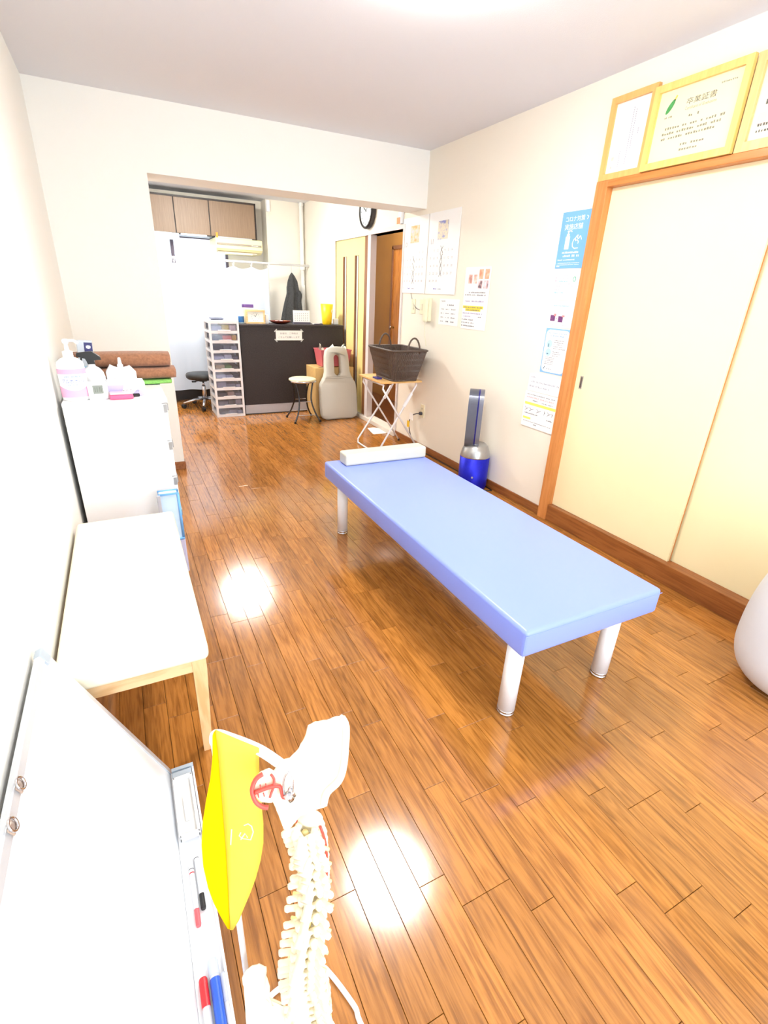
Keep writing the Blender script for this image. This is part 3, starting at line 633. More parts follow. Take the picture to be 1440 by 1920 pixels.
# blue hygiene poster
M_PBLUE = mat('poster_blue', (122, 182, 238), .6, noise=.01); M_PRW = mat('print_white', (252, 253, 255), .6)
t = sheet('hygiene_poster', 'blue poster with white spray bottle and hands beside the closet post', 'poster', 2.510, 1.531, .216, .291, m=M_PBLUE)
bm = B()
text(bm, 'コロナ対策', .03, .242, size=.030, width=.142, z=Z1); text(bm, '実施店舗', .03, .202, size=.032, width=.135, z=Z1)
stroke(bm, [(.185, .262), (.196, .255), (.190, .243)], .005, Z1)
quad(bm, .05, .083, .10, .165, Z1); quad(bm, .056, .077, .165, .178, Z1); quad(bm, .062, .071, .178, .19, Z1); stroke(bm, [(.058, .192), (.085, .194), (.093, .188)], .006, Z1)
hand = [(.155, .104), (.128, .102), (.112, .112), (.108, .130), (.114, .146), (.126, .155), (.134, .165), (.143, .170), (.140, .155), (.150, .15), (.160, .165), (.165, .158), (.172, .145)]
stroke(bm, hand, .005, Z1); stroke(bm, [(.126, .155), (.128, .14), (.14, .146)], .005, Z1); stroke(bm, [(.14, .146), (.154, .134), (.148, .126)], .005, Z1)
dashes(bm, rg, .04, .17, .078, .010, Z1); dashes(bm, rg, .05, .175, .060, .011, Z1); dashes(bm, rg, .014, .145, .042, .006, Z1); dashes(bm, rg, .012, .19, .026, .004, Z1); dashes(bm, rg, .012, .19, .017, .004, Z1); quad(bm, .012, .035, .008, .013, Z1)
obj('lettering', bm, M_PRW, t)
# small sheet with a green ring
t = sheet('notice_sheet', 'white sheet with small green ring below the blue poster', 'notice', 2.502, 1.362, .212, .146, group='notices beside the closet post')
bm = B()
for (x0, x1, y_, h_) in ((.045, .12, .125, .005), (.045, .12, .113, .005), (.02, .17, .083, .004), (.02, .17, .072, .004), (.02, .06, .052, .005)): dashes(bm, rg, x0, x1, y_, h_, Z1)
obj('small_print', bm, mat('pale_grey_print', (160, 164, 182), .7), t)
bm = B(); dashes(bm, rg, .045, .125, .096, .008, Z1); dashes(bm, rg, .02, .1, .034, .009, Z1); obj('blue_print', bm, mat('pale_blue_print', (130, 192, 232), .7), t)
bm = B(); tube(bm, [(.165+.010*math.cos(a), .112+.012*math.sin(a), Z1) for a in [2*PI*j/16 for j in range(16)]], .0022, 5, closed=True); obj('green_ring', bm, mat('green_print', (90, 180, 150), .7), t)
bm = B(); disc(bm, .018, .118, .006, Z1); quad(bm, .01, .026, .098, .108, Z1); obj('pink_figure', bm, mat('pink_print', (240, 196, 204), .7), t)
# sheet with two dark purple squares
t = sheet('notice_sheet', 'white sheet with two dark purple squares beside the closet post', 'notice', 2.505, 1.206, .212, .142, group='notices beside the closet post')
bm = B(); dashes(bm, rg, .02, .17, .118, .008, Z1, cw=.010); obj('heading', bm, mat('teal_print', (130, 190, 210), .7), t)
bm = B(); quad(bm, .026, .066, .034, .068, Z1); quad(bm, .092, .130, .030, .064, Z1); obj('photo_square', bm, mat('purple_photo', (118, 62, 120), .6, noise=.4, nscale=120), t)
bm = B(); quad(bm, .054, .072, .062, .076, Z1+.0004); quad(bm, .12, .142, .060, .070, Z1+.0004); quad(bm, .074, .08, .046, .054, Z1); obj('red_mark', bm, mat('coral_print', (246, 140, 140), .7), t)
bm = B(); dashes(bm, rg, .03, .18, .012, .004, Z1); obj('small_print', bm, mat('pale_grey_print', (0, 0, 0)), t)
# blue bordered sheet
M_PB2 = mat('border_blue', (136, 188, 234), .6, noise=.01)
t = sheet('notice_sheet', 'white sheet with rounded pale blue border beside the closet post', 'notice', 2.497, .930, .21, .268, m=M_PB2, group='notices beside the closet post')
bm = B(); n_ = 8; P = []
for cx, cy, a0 in ((.172, .228, 0), (.038, .228, PI/2), (.038, .040, PI), (.172, .040, 1.5*PI)):
    for i in range(n_+1): a = a0+PI/2*i/n_; P.append((cx+.030*math.cos(a), cy+.032*math.sin(a)))
bm.faces.new([bm.verts.new((x, y, .0012)) for x, y in P]); obj('inner_panel', bm, M_PAPER, t)
bm = B()
for i in range(5): dashes(bm, rg, .085, .085+rg.uniform(.07, .1), .198-.012*i, .005, .0015)
for i in range(3): dashes(bm, rg, .085, .085+rg.uniform(.05, .08), .13-.012*i, .005, .0015)
for i in range(5): dashes(bm, rg, .028, .11, .094-.010*i, .0045, .0015)
dashes(bm, rg, .055, .10, .024, .006, .0015); obj('small_print', bm, M_GREYINK, t)
bm = B(); dashes(bm, rg, .03, .18, .238, .006, .0015); dashes(bm, rg, .05, .16, .222, .007, .0015); obj('heading', bm, mat('sky_print', (130, 176, 214), .7), t)
bm = B(); disc(bm, .048, .176, .024, .0015); disc(bm, .048, .126, .024, .0015); obj('picture_disc', bm, mat('aqua_print', (188, 228, 244), .7), t)
bm = B(); quad(bm, .038, .046, .158, .178, .0019); quad(bm, .036, .05, .114, .121, .0019); stroke(bm, [(.028, .022), (.038, .04)], .006, .0019); obj('icon', bm, mat('slate_print', (90, 120, 140), .7), t)
# two lower sheets, the last one with highlighter
t = sheet('notice_sheet', 'plain white sheet of faint print above the highlighted one', 'notice', 2.58, .80, .29, .108, off=.004, group='notices beside the closet post')
bm = B(); dashes(bm, rg, .02, .09, .086, .009, Z1); dashes(bm, rg, .015, .28, .056, .011, Z1); dashes(bm, rg, .015, .20, .026, .011, Z1); obj('small_print', bm, mat('faint_print', (176, 176, 188), .7), t)
t = sheet('notice_sheet', 'white sheet with yellow highlighter bar lowest beside the closet post', 'notice', 2.592, .562, .298, .236, off=.006, group='notices beside the closet post')
bm = B(); quad(bm, .01, .296, .146, .163, Z1); quad(bm, .012, .085, .050, .064, Z1); obj('highlighter', bm, mat('highlighter_yellow', (250, 238, 110), .6), t)
bm = B(); dashes(bm, rg, .02, .27, .192, .010, Z1); obj('red_print', bm, mat('pink_red_print', (244, 176, 180), .7), t)
bm = B(); dashes(bm, rg, .02, .28, .212, .006, Z1); dashes(bm, rg, .08, .13, .175, .007, Z1); dashes(bm, rg, .16, .27, .172, .006, Z1)
for a, b in ((.02, .05), (.06, .10), (.13, .17), (.20, .21), (.23, .26), (.27, .28)): stroke(bm, [(a, .13), ((a+b)/2, .115), (b, .125), (a, .105)], .003, Z1+.0002)
dashes(bm, rg, .02, .15, .086, .008, Z1); dashes(bm, rg, .23, .28, .074, .008, Z1); dashes(bm, rg, .02, .28, .034, .005, Z1); dashes(bm, rg, .12, .15, .02, .007, Z1); obj('small_print', bm, M_GREYINK, t)
# hanging calendars
def calendar(label, y, w, month, start, days, xrows, xcol, pic, single):
    t = sheet('wall_calendar', label, 'calendar', y, 1.367, w, .597, off=.004, th=.003, group='pair of wall calendars'); Zc = .0034
    bm = B(); text(bm, month, .045, .372, size=.055, z=Zc); obj('month_number', bm, mat('pale_taupe_print', (176, 166, 170), .7), t)
    bm = B()
    for d in range(days):
        r_, c_ = divmod(start+d, 7); text(bm, str(d+1), .05+c_*.052, .315-r_*.056, size=.024, z=Zc)
    obj('dates', bm, mat('date_print', (164, 164, 172), .7), t)
    bm = B()
    for r_ in xrows:
        x, y_ = .05+xcol*.052+.010, .315-r_*.056+.010; stroke(bm, [(x-.018, y_+.030), (x+.018, y_-.024)], .004, Zc+.0004)
        if r_ not in single: stroke(bm, [(x+.018, y_+.028), (x-.018, y_-.026)], .004, Zc+.0005)
    obj('pen_crosses', bm, mat('pen_black', (50, 50, 54), .6), t)
    bm = B(); quad(bm, .14, .29, .40, .53, Zc); obj('photo', bm, pic, t); bm = B(); dashes(bm, rg, .13, .19, .035, .012, Zc); obj('maker_mark', bm, mat('calendar_blue_print', (120, 124, 206), .7), t)
    bm = B(); dashes(bm, rg, .2, .25, .035, .009, Zc); obj('maker_small_print', bm, mat('pale_grey_print', (0, 0, 0)), t)
def picmat(name, ca, cb, cc):
    m = bpy.data.materials.new(name); m.use_nodes = True; nt = m.node_tree; b = nt.nodes['Principled BSDF']; b.inputs['Roughness'].default_value = .6
    tc = nt.nodes.new('ShaderNodeTexCoord'); n = nt.nodes.new('ShaderNodeTexNoise'); n.inputs['Scale'].default_value = 22; n.inputs['Detail'].default_value = 5; nt.links.new(tc.outputs['Object'], n.inputs['Vector'])
    r = nt.nodes.new('ShaderNodeValToRGB'); e = r.color_ramp.elements; e[0].position = .36; e[0].color = lin(ca); e[1].position = .64; e[1].color = lin(cc); k = e.new(.5); k.color = lin(cb)
    nt.links.new(n.outputs['Fac'], r.inputs[0]); nt.links.new(r.outputs[0], b.inputs['Base Color']); return m
calendar('wall calendar with orange photo and pen strokes next to the doorway', 4.452, .436, '10', 5, 31, (1, 2, 3, 4), 3, picmat('autumn_photo', (250, 176, 110), (252, 214, 176), (214, 220, 232)), (1, 2))
calendar('wall calendar with blue mountain photo and four pen crosses', 4.005, .447, '11', 1, 30, (0, 1, 2, 3), 3, picmat('mountain_photo', (140, 144, 206), (236, 226, 196), (212, 200, 196)), ())
# price list and pictured notice
t = sheet('price_list', 'small white list in five rows under the calendars', 'notice', 3.765, 1.137, .285, .198)
bm = B(); dashes(bm, rg, .02, .09, .176, .009, Z1); dashes(bm, rg, .12, .22, .148, .010, Z1)
for i in range(4):
    y_ = .116-.031*i
    for a, b in ((.03, .08), (.10, .16), (.18, .25)): dashes(bm, rg, a, b, y_, .010, Z1)
obj('small_print', bm, M_GREYINK, t)
t = sheet('pictured_notice', 'white notice with small skin toned photos and yellow highlight', 'notice', 3.43, 1.13, .308, .428, off=.003)
bm = B(); quad(bm, .045, .092, .318, .378, Z1); quad(bm, .112, .152, .318, .378, Z1); obj('photo', bm, picmat('hand_photo', (196, 140, 130), (244, 196, 180), (252, 232, 224)), t)
bm = B(); quad(bm, .172, .222, .348, .412, Z1); quad(bm, .242, .292, .348, .412, Z1); obj('photo', bm, picmat('arm_photo', (236, 150, 120), (250, 184, 150), (252, 214, 190)), t)
bm = B(); quad(bm, .17, .22, .286, .338, Z1); quad(bm, .238, .29, .286, .338, Z1); obj('photo', bm, picmat('leg_photo', (110, 90, 100), (226, 190, 190), (220, 232, 240)), t)
bm = B(); quad(bm, .005, .262, .146, .165, Z1); quad(bm, .04, .232, .128, .147, Z1); obj('highlighter', bm, mat('marker_yellow', (252, 226, 70), .6), t)
bm = B()
for x0, x1, y_ in ((.09, .27, .253), (.04, .28, .236), (.02, .25, .150), (.05, .22, .132)): dashes(bm, rg, x0, x1, y_, .009, Z1+.0003)
for y_ in (.062, .040, .018):
    text(bm, '●', .006, y_, size=.014, z=Z1); dashes(bm, rg, .028, .028+rg.uniform(.13, .2), y_, .010, Z1)
text(bm, '●', .065, .251, size=.013, z=Z1); text(bm, '●', .02, .235, size=.013, z=Z1); dashes(bm, rg, .21, .25, .086, .009, Z1); obj('small_print', bm, M_GREYINK, t)
bm = B(); dashes(bm, rg, .02, .27, .192, .011, Z1); dashes(bm, rg, .01, .26, .108, .009, Z1); dashes(bm, rg, .02, .12, .086, .009, Z1); obj('lilac_print', bm, mat('lilac_print', (160, 148, 190), .7), t)
# interphone, switches, outlet
M_IVORY = mat('ivory_plastic', (244, 238, 206), .45, noise=.02)
t = thing('interphone', 'ivory wall handset with coiled cord under the calendars', 'handset', mw=on_right_wall(3.985, 1.14, .0))
boxo('base', (0, .1, .01, .196, .0, .03), M_IVORY, t, .006, 2)
boxo('handset', (.05, .098, .006, .192, .03, .058), M_IVORY, t, .01, 3)
obj('coiled_cord', tube(B(), [(.075-.02+.022*math.cos(PI+PI*u/40)*1.0+.0035*math.cos(u*1.9), .01-.2*math.sin(PI*u/80)*1.0+(.0 if u < 40 else 0)+.0035*math.sin(u*1.9), .02) for u in range(81)], .0016, 5), M_IVORY, t, smooth=True)
for y_, lab in ((4.235, 'ivory light switch plate nearest the doorway'), (4.082, 'ivory light switch plate next to the handset')):
    t = thing('switch_plate', lab, 'switch', mw=on_right_wall(y_, 1.20, 0), group='switch plates'); boxo('plate', (0, .07, 0, .12, 0, .006), M_IVORY, t, .002, 1); boxo('rocker', (.022, .048, .035, .085, .006, .009), mat('rocker_white', (232, 226, 200), .4), t, .001, 1)
tag(obj('handset_wire', tube(B(), smoothpts([(XR-.004, 4.26, 1.37), (XR-.004, 4.235, 1.325), (XR-.005, 4.19, 1.275), (XR-.008, 4.135, 1.245), (XR-.011, 4.075, 1.235)], 5), .002, 6), M_INK, smooth=True), 'thin dark wire hanging from under the calendar to a switch plate', 'wire')
t = thing('wall_outlet', 'ivory wall outlet low on the right wall', 'outlet', mw=on_right_wall(3.95, .31, 0)); boxo('plate', (0, .07, 0, .12, 0, .006), M_IVORY, t, .002, 1)
for x in (.024, .04): boxo('slot', (x, x+.004, .075, .09, .006, .0065), M_INK, t)
t = thing('plugged_cord', 'grey cord plugged into the low outlet with white and yellow tags', 'cord')
bm = B(); box(bm, XR-.035, XR-.0068, 3.905, 3.93, .335, .362, .004, 2); obj('plug', bm, M_INK, t)
obj('cable', tube(B(), smoothpts([(XR-.034, 3.918, .348), (XR-.055, 3.95, .34), (XR-.06, 4.02, .30), (XR-.055, 4.06, .22), (XR-.045, 4.04, .12), (XR-.03, 3.98, .03), (XR-.022, 3.9, .006)], 5), .0042, 8), M_INK, t, smooth=True)
boxo('white_tag', (XR-.064, XR-.06, 3.985, 4.045, .27, .335), M_PAPER, t); boxo('yellow_tag', (XR-.064, XR-.06, 4.045, 4.085, .19, .25), mat('tag_yellow', (250, 206, 40), .5, noise=.02), t)
# wall clock
t = thing('wall_clock', 'round black rimmed wall clock above the kitchen doorway', 'clock', mw=on_right_wall(5.2, 2.1, 0))
bm = B(); lathe(bm, [(.15, 0), (.158, .01), (.158, .04), (.15, .05), (.138, .05), (.134, .038)], n=48); obj('rim', bm, mat('black_rim', (34, 28, 30), .3, noise=.05), t, smooth=False)
bm = B(); disc(bm, 0, 0, .137, .039, 48); obj('dial', bm, mat('dial_white', (244, 246, 238), .4), t)
bm = B()
for i in range(12):
    a = 2*PI*i/12; stroke(bm, [(.108*math.sin(a), .108*math.cos(a)), (.126*math.sin(a), .126*math.cos(a))], .007, .0394)
obj('hour_marks', bm, M_INK, t)
for nm, a, ln, w in (('hour_hand', -1.05, .07, .009), ('minute_hand', .9, .1, .006)):
    bm = B(); stroke(bm, [(-.015*math.sin(a), -.015*math.cos(a)), (ln*math.sin(a), ln*math.cos(a))], w, .0405); obj(nm, bm, M_BLACK, t)
bm = B(); disc(bm, 0, 0, .136, .048, 48); obj('cover_glass', bm, M_GLASS, t)
# small papers by the kitchen corner
for y_, z_, h_, lab in ((6.46, 1.66, .19, 'small white calendar sheet on the kitchen wall, upper'), (6.47, 1.375, .22, 'small white calendar sheet on the kitchen wall, lower')):
    t = sheet('small_calendar', lab, 'calendar', y_, z_, .21, h_, group='small kitchen calendars'); bm = B()
    for i in range(4): dashes(bm, rg, .02, .19, h_*.2+i*.03, .008, Z1, cw=.018)
    obj('dates', bm, mat('date_print', (0, 0, 0)), t)
t = thing('door_sensor', 'white sensor strip with orange tag above the doorway corner', 'sensor', mw=on_right_wall(4.54, 1.93, .0)); boxo('strip', (.02, .075, .0, .12, .0, .03), M_WHITE, t, .004, 1); boxo('orange_tag', (.0, .06, -.0, .05, .0305, .033), mat('tag_orange', (230, 150, 96), .6, noise=.1, nscale=80), t)
# framed certificates standing on the closet lintel
def frame(label, y, w, h, z, fm, paper, off, fw=.028):
    t = thing('picture_frame', label, 'frame', mw=on_right_wall(y, z, off), group='framed certificates on the closet lintel')
    for nm, P in (('frame_rail', [(0, 0), (w, 0), (w-fw, fw), (fw, fw)]), ('frame_rail', [(0, h), (fw, h-fw), (w-fw, h-fw), (w, h)]), ('frame_stile', [(0, 0), (fw, fw), (fw, h-fw), (0, h)]), ('frame_stile', [(w, 0), (w, h), (w-fw, h-fw), (w-fw, fw)])):
        bm = B(); prism(bm, P, 0, .02); bmesh.ops.recalc_face_normals(bm, faces=bm.faces); obj(nm, bm, fm, t)
    boxo('certificate', (fw-.002, w-fw+.002, fw-.002, h-fw+.002, .002, .006), paper, t); return t
M_FR1 = woodmat('frame_oak', (238, 184, 112), (232, 174, 100), .4, 50, 3, 1, strength=.1); M_FR2 = woodmat('frame_pale_gold', (242, 204, 122), (236, 194, 108), .4, 50, 3, 1, strength=.1); M_FR3 = woodmat('frame_peach', (240, 198, 136), (234, 188, 122), .4, 50, 3, 1, strength=.1)
t = frame('narrow wooden frame with white vertical certificate', 2.275, .262, .352, 1.9375, M_FR1, mat('cert_white', (242, 244, 238), .5), .004)
bm = B()
for x, y0, y1 in ((.15, .12, .28), (.135, .06, .29), (.095, .05, .12), (.18, .18, .20)): 
    yy_ = y1
    while yy_ > y0: quad(bm, x, x+.005, yy_-.006, yy_, .0064); yy_ -= .009
obj('small_print', bm, mat('faint_print', (0, 0, 0)), t); bm = B(); quad(bm, .052, .062, .05, .06, .0064); quad(bm, .05, .066, .085, .10, .0064); obj('seal', bm, mat('seal_pink', (246, 200, 190), .6), t)
t = frame('gold wooden frame with cream diploma and green leaf emblem', 2.008, .432, .325, 1.9375, M_FR2, mat('cert_cream', (246, 236, 190), .5), .024)
bm = B(); text(bm, '卒業証書', .165, .226, size=.026, width=.135, z=.0064); obj('title_lettering', bm, mat('title_ink', (92, 88, 80), .6), t)
bm = B(); text(bm, 'Certificate of Graduation', .165, .206, size=.016, width=.14, z=.0064)
dashes(bm, rg, .19, .215, .178, .010, .0064); dashes(bm, rg, .23, .24, .178, .010, .0064)
for i, (a, b) in enumerate(((.085, .37), (.075, .36), (.075, .33))): dashes(bm, rg, a, b, .148-.019*i, .010, .0064, cw=.0115)
dashes(bm, rg, .18, .30, .075, .009, .0064, cw=.012); dashes(bm, rg, .18, .27, .055, .009, .0064, cw=.012); dashes(bm, rg, .31, .38, .262, .007, .0064); dashes(bm, rg, .07, .11, .193, .008, .0064, cw=.006); obj('body_print', bm, mat('body_ink', (140, 134, 112), .6), t)
bm = B(); a0 = .95; lf = [(.088+.030*math.cos(u)*math.cos(a0)-.011*math.sin(u)*math.sin(a0), .235+.030*math.cos(u)*math.sin(a0)+.011*math.sin(u)*math.cos(a0)) for u in [2*PI*j/24 for j in range(24)]]
bm.faces.new([bm.verts.new((x, y, .0066)) for x, y in lf]); obj('leaf_emblem', bm, mat('leaf_green', (70, 150, 80), .6, noise=.25, nscale=60), t)
bm = B(); stroke(bm, [(.103, .256), (.112, .272)], .008, .0066); obj('leaf_tip', bm, mat('leaf_tip_gold', (240, 200, 90), .6), t)
bm = B(); quad(bm, .272, .29, .056, .078, .0062); obj('seal', bm, mat('seal_pink', (0, 0, 0)), t)
t = frame('peach wooden frame with cream certificate at the picture edge', 1.572, .43, .326, 1.9375, M_FR3, mat('cert_ivory', (246, 234, 200), .5), .006, fw=.034)
bm = B()
for i in range(3): dashes(bm, rg, .06, .38, .25-.02*i, .010, .0064, cw=.012)
dashes(bm, rg, .07, .30, .15, .022, .0064, cw=.03)
for i in range(2): dashes(bm, rg, .05, .12, .06+.02*i, .010, .0064)
obj('body_print', bm, mat('title_ink', (0, 0, 0)), t); bm = B(); quad(bm, .055, .085, .085, .125, .0062); obj('seal', bm, mat('seal_pink', (0, 0, 0)), t)
# ================================================================== FOLDING TABLE WITH BASKET
t = thing('folding_table', 'small folding table with beech top and white crossed legs', 'table', (2.41, 4.06, 0))
boxo('table_top', (-.2, .2, -.235, .235, .648, .664), woodmat('table_beech', (240, 196, 130), (226, 176, 106), .4, 40, 4, 0), t, .003, 2)
for nm, a, b, yo, bar in (('leg_frame', -.17, .235, .205, False), ('leg_frame', .17, -.185, .19, True)):
    bm = B()
    pts = [(b, -yo, .012), (a, -yo, .60), (a*.96, -yo, .632), (a*.96, yo, .632), (a, yo, .60), (b, yo, .012)]
    if bar: pts = [(a*.96, -yo, .638), (a, -yo, .62), (b, -yo, .04), (b-.012, -yo+.03, .009), (b-.012, yo+.05, .009), (b, yo+.075, .04), (a, yo, .62), (a*.96, yo, .638)]
    tube(bm, pts, .0085, 10); f_ = obj(nm, bm, M_WMETAL, t, smooth=True)
    if not bar:
        for s in (-1, 1): bm = B(); cyl(bm, .0105, 0, .022, b, s*yo, 12); obj('rubber_foot', bm, M_BLACK, f_)
for s in (-1, 1):
    bm = B(); mx = Matrix.Translation((.0904, -.19 if s < 0 else .2068, .49)) @ Euler((0, math.atan2(.355, .58), 0)).to_matrix().to_4x4(); box(bm, -.011, .011, -.013, .013, -.07, .07, .003, 1, mx=mx); obj('hinge_sleeve', bm, M_WMETAL, t)
M_RAT = mat('dark_rattan', (92, 76, 66), .5, noise=.35, nscale=140)
t = thing('wicker_basket', 'dark brown wicker basket with two handles on the folding table', 'basket', (2.435, 3.99, .6645))
def rect_ring(hx, hy, z_, n=112, amp=0.0, phase=0, out=0, rc=.03):
    # points around a rounded rectangle with a ripple
    per = []; 
    segs = [(hx-rc, -hy, 1, 0), ]
    P = []
    corners = [(hx-rc, -hy+rc, -PI/2), (hx-rc, hy-rc, 0), (-hx+rc, hy-rc, PI/2), (-hx+rc, -hy+rc, PI)]
    line = []
    for i, (cx, cy, a0) in enumerate(corners):
        for k in range(5): a = a0+PI/2*k/4; line.append((cx+rc*math.cos(a), cy+rc*math.sin(a)))
    line.append(line[0]); d = [0]
    for a, b in zip(line, line[1:]): d.append(d[-1]+math.hypot(b[0]-a[0], b[1]-a[1]))
    for i in range(n):
        s = d[-1]*i/n; j = max(k for k in range(len(d)-1) if d[k] <= s); u = (s-d[j])/max(1e-9, d[j+1]-d[j]); x = line[j][0]+(line[j+1][0]-line[j][0])*u; y = line[j][1]+(line[j+1][1]-line[j][1])*u
        r_ = math.hypot(x, y); k = 1+(amp*(1 if (i+phase) % 2 == 0 else -1)+out)/r_; P.append((x*k, y*k, z_))
    return P
bm = B(); R_ = []; nz = 16
for q in range(nz+1):
    u = q/nz; hx, hy = .118+(.172-.118)*u, .175+(.238-.175)*u; R_.append([bm.verts.new(p) for p in rect_ring(hx, hy, .004+.25*u, 168, .0034, q//3)])
for a, b in zip(R_, R_[1:]):
    for i in range(168): bm.faces.new((a[i], a[(i+1) % 168], b[(i+1) % 168], b[i]))
bm.faces.new(list(reversed(R_[0])))
o = obj('woven_wall', bm, M_RAT, t); sm = o.modifiers.new('thickness', 'SOLIDIFY'); sm.thickness = .006; sm.offset = -1
bm = B(); tube(bm, rect_ring(.176, .242, .258, 60), .008, 8, closed=True); obj('rim', bm, M_RAT, t, smooth=True)
bm = B(); tube(bm, rect_ring(.119, .176, .008, 60), .006, 8, closed=True); obj('foot_band', bm, M_RAT, t, smooth=True)
for s, dx in ((-1, .03), (1, .0)):
    pts = [(dx-.06*math.cos(PI*k/12), s*.238, .235+.125*math.sin(PI*k/12)) for k in range(13)]
    bm = B(); tube(bm, pts, .0075, 8); obj('handle', bm, M_RAT, t, smooth=True)
t = tag(obj('folded_cloth', box(B(), 2.30, 2.42, 3.98, 4.14, .872, .91, .012, 2), M_PAPER), 'white folded cloth inside the wicker basket', 'cloth'); t.location = (.06, -.1, -.14)
tag(boxo('purple_pouch', (2.235, 2.285, 3.965, 4.06, .6645, .678), mat('violet_fabric', (66, 56, 130), .5, noise=.1), bev=.004, seg=2), 'small violet pouch on the folding table beside the basket', 'pouch')
# paper on the floor
bm = B(); n_ = 8
for i in range(n_+1):
    for j in range(n_+1):
        u, v = i/n_, j/n_; bm.verts.new((2.505+.155*u+.02*v, 4.555+.2*v, .0012+.028*(1-u)*v*v*(.6)+.008*math.sin(PI*u)*v))
bm.verts.ensure_lookup_table()
for i in range(n_):
    for j in range(n_): q = i*(n_+1)+j; bm.faces.new((bm.verts[q], bm.verts[q+n_+1], bm.verts[q+n_+2], bm.verts[q+1]))
o = tag(obj('paper_slip', bm, mat('floor_paper', (250, 246, 240), .7), smooth=True), 'curled white sheet of paper on the floor by the doorway', 'paper'); sm = o.modifiers.new('thickness', 'SOLIDIFY'); sm.thickness = .0006
# ================================================================== KITCHEN END
M_CTR = mat('black_brown_laminate', (46, 38, 38), .55, noise=.5, nscale=90)
t = thing('reception_counter', 'dark brown reception counter with grey kick strip', 'counter', (1.452, 5.8, 0))
boxo('front_panel', (0, 1.205, 0, .03, .113, .965), M_CTR, t); boxo('counter_top', (-.006, 1.212, -.008, .36, .965, .99), M_CTR, t, .002, 1)
boxo('side_panel', (0, .03, .03, .35, 0, .965), M_CTR, t); boxo('side_panel', (1.175, 1.205, .03, .35, 0, .965), M_CTR, t)
boxo('kick_strip', (.002, 1.203, .004, .028, .012, .112), mat('grey_kick', (188, 190, 198), .4, .3, noise=.03), t); boxo('base_strip', (.002, 1.203, .006, .028, 0, .011), M_BLACK, t)
t = thing('paper_sign', 'white taped paper sign on the front of the dark counter', 'sign', mw=facing_front(1.845, 5.7985, .823)); boxo('sheet', (0, .305, 0, .106, -.0005, .0008), M_PAPER, t)
bm = B(); text(bm, 'お会計、ご予約は', .05, .066, size=.022, width=.205, z=.0011); text(bm, 'こちらでお願いします', .03, .026, size=.022, width=.245, z=.0011); obj('lettering', bm, M_GREYINK, t)
for x, y_, a in ((0, 0, .8), (.305, 0, -.8), (0, .106, -.8), (.305, .106, .8)):
    bm = B(); prism(bm, [(-.02, -.006), (.02, -.006), (.02, .006), (-.02, .006)], .0009, .0012, mx=Matrix.Translation((x, y_, 0)) @ Matrix.Rotation(a+PI/2*(0 if a < 0 else 1)*0, 4, 'Z') @ Matrix.Rotation(-PI/2 if (x == 0) == (y_ == 0) else PI/2, 4, 'Z')); obj('tape', bm, mat('clear_tape', (206, 208, 206), .3), t)
# drawer tower
M_TOW = mat('tower_white', (242, 242, 246), .4, noise=.01); M_SMOKE = glassmat('smoky_drawer', (238, 239, 244), .05, .1, .04); M_TIN = mat('tower_inner', (120, 120, 140), .6, noise=.1)
t = thing('drawer_tower', 'tall white plastic tower of ten clear drawers beside the counter', 'drawer tower', (1.125, 5.765, 0)); TW, TD, TH, n10 = .312, .38, 1.025, 10; ph = (TH-.03)/10
for x in (0, TW-.022):
    for y_ in (0, TD-.03): boxo('post', (x, x+.022, y_, y_+.03, 0, TH), M_TOW, t)
boxo('back_panel', (.022, TW-.022, TD-.006, TD, .02, TH), M_TOW, t)
for i in range(n10+1):
    z_ = .0+i*ph; boxo('shelf', (.002, TW-.002, .002, TD-.002, z_, z_+.028), M_TOW, t)
CT = [[(150, 150, 178), (206, 178, 70), (226, 200, 206)], [(54, 60, 88), (232, 96, 96), (236, 176, 80)], [(36, 38, 50), (104, 106, 122), (150, 152, 170)], [(196, 200, 232), (214, 216, 240), (96, 96, 120)], [(178, 140, 82), (104, 146, 62), (60, 60, 60)],
      [(196, 200, 226), (180, 184, 214), (80, 80, 96)], [(150, 152, 180), (120, 122, 146), (170, 172, 196)], [(64, 60, 70), (182, 150, 140), (110, 108, 124)], [(110, 110, 124), (60, 60, 68), (142, 142, 158)], [(70, 72, 84), (130, 134, 156), (180, 182, 200)]]
for i in range(n10):
    z_ = (n10-1-i)*ph+.029; h_ = ph-.030; d = obj('drawer', box(B(), .024, TW-.024, .004, .008, z_, z_+h_), M_SMOKE, t)
    bm = B(); box(bm, .024, .027, .008, TD-.01, z_, z_+h_*.9); box(bm, TW-.027, TW-.024, .008, TD-.01, z_, z_+h_*.9); obj('drawer_side', bm, M_SMOKE, d)
    boxo('pull_lip', (.09, TW-.09, -.006, .004, z_, z_+.008), M_TOW, d, .002, 1)
    r_ = random.Random(40+i); xx = .032
    for j, c_ in enumerate(CT[i]):
        w = (.24/3)*r_.uniform(.8, 1.25) if j else .1; hh = h_*r_.uniform(.45, .85); bm = B(); box(bm, xx, min(xx+w, TW-.03), .012+r_.uniform(0, .01), .25+r_.uniform(0, .09), z_+.001, z_+.001+hh, .006, 1); obj('contents', bm, mat('contents_%d_%d_%d' % c_, c_, .6, noise=.2, nscale=60), d); xx += w+.003
tag(boxo('grey_organiser', (1.17, 1.30, 5.85, 6.0, TH+.0255-.0255+.0035, TH+.02), mat('slate_plastic', (90, 94, 112), .5, noise=.1), bev=.004), 'low dark grey tray of stationery on the drawer tower', 'tray')
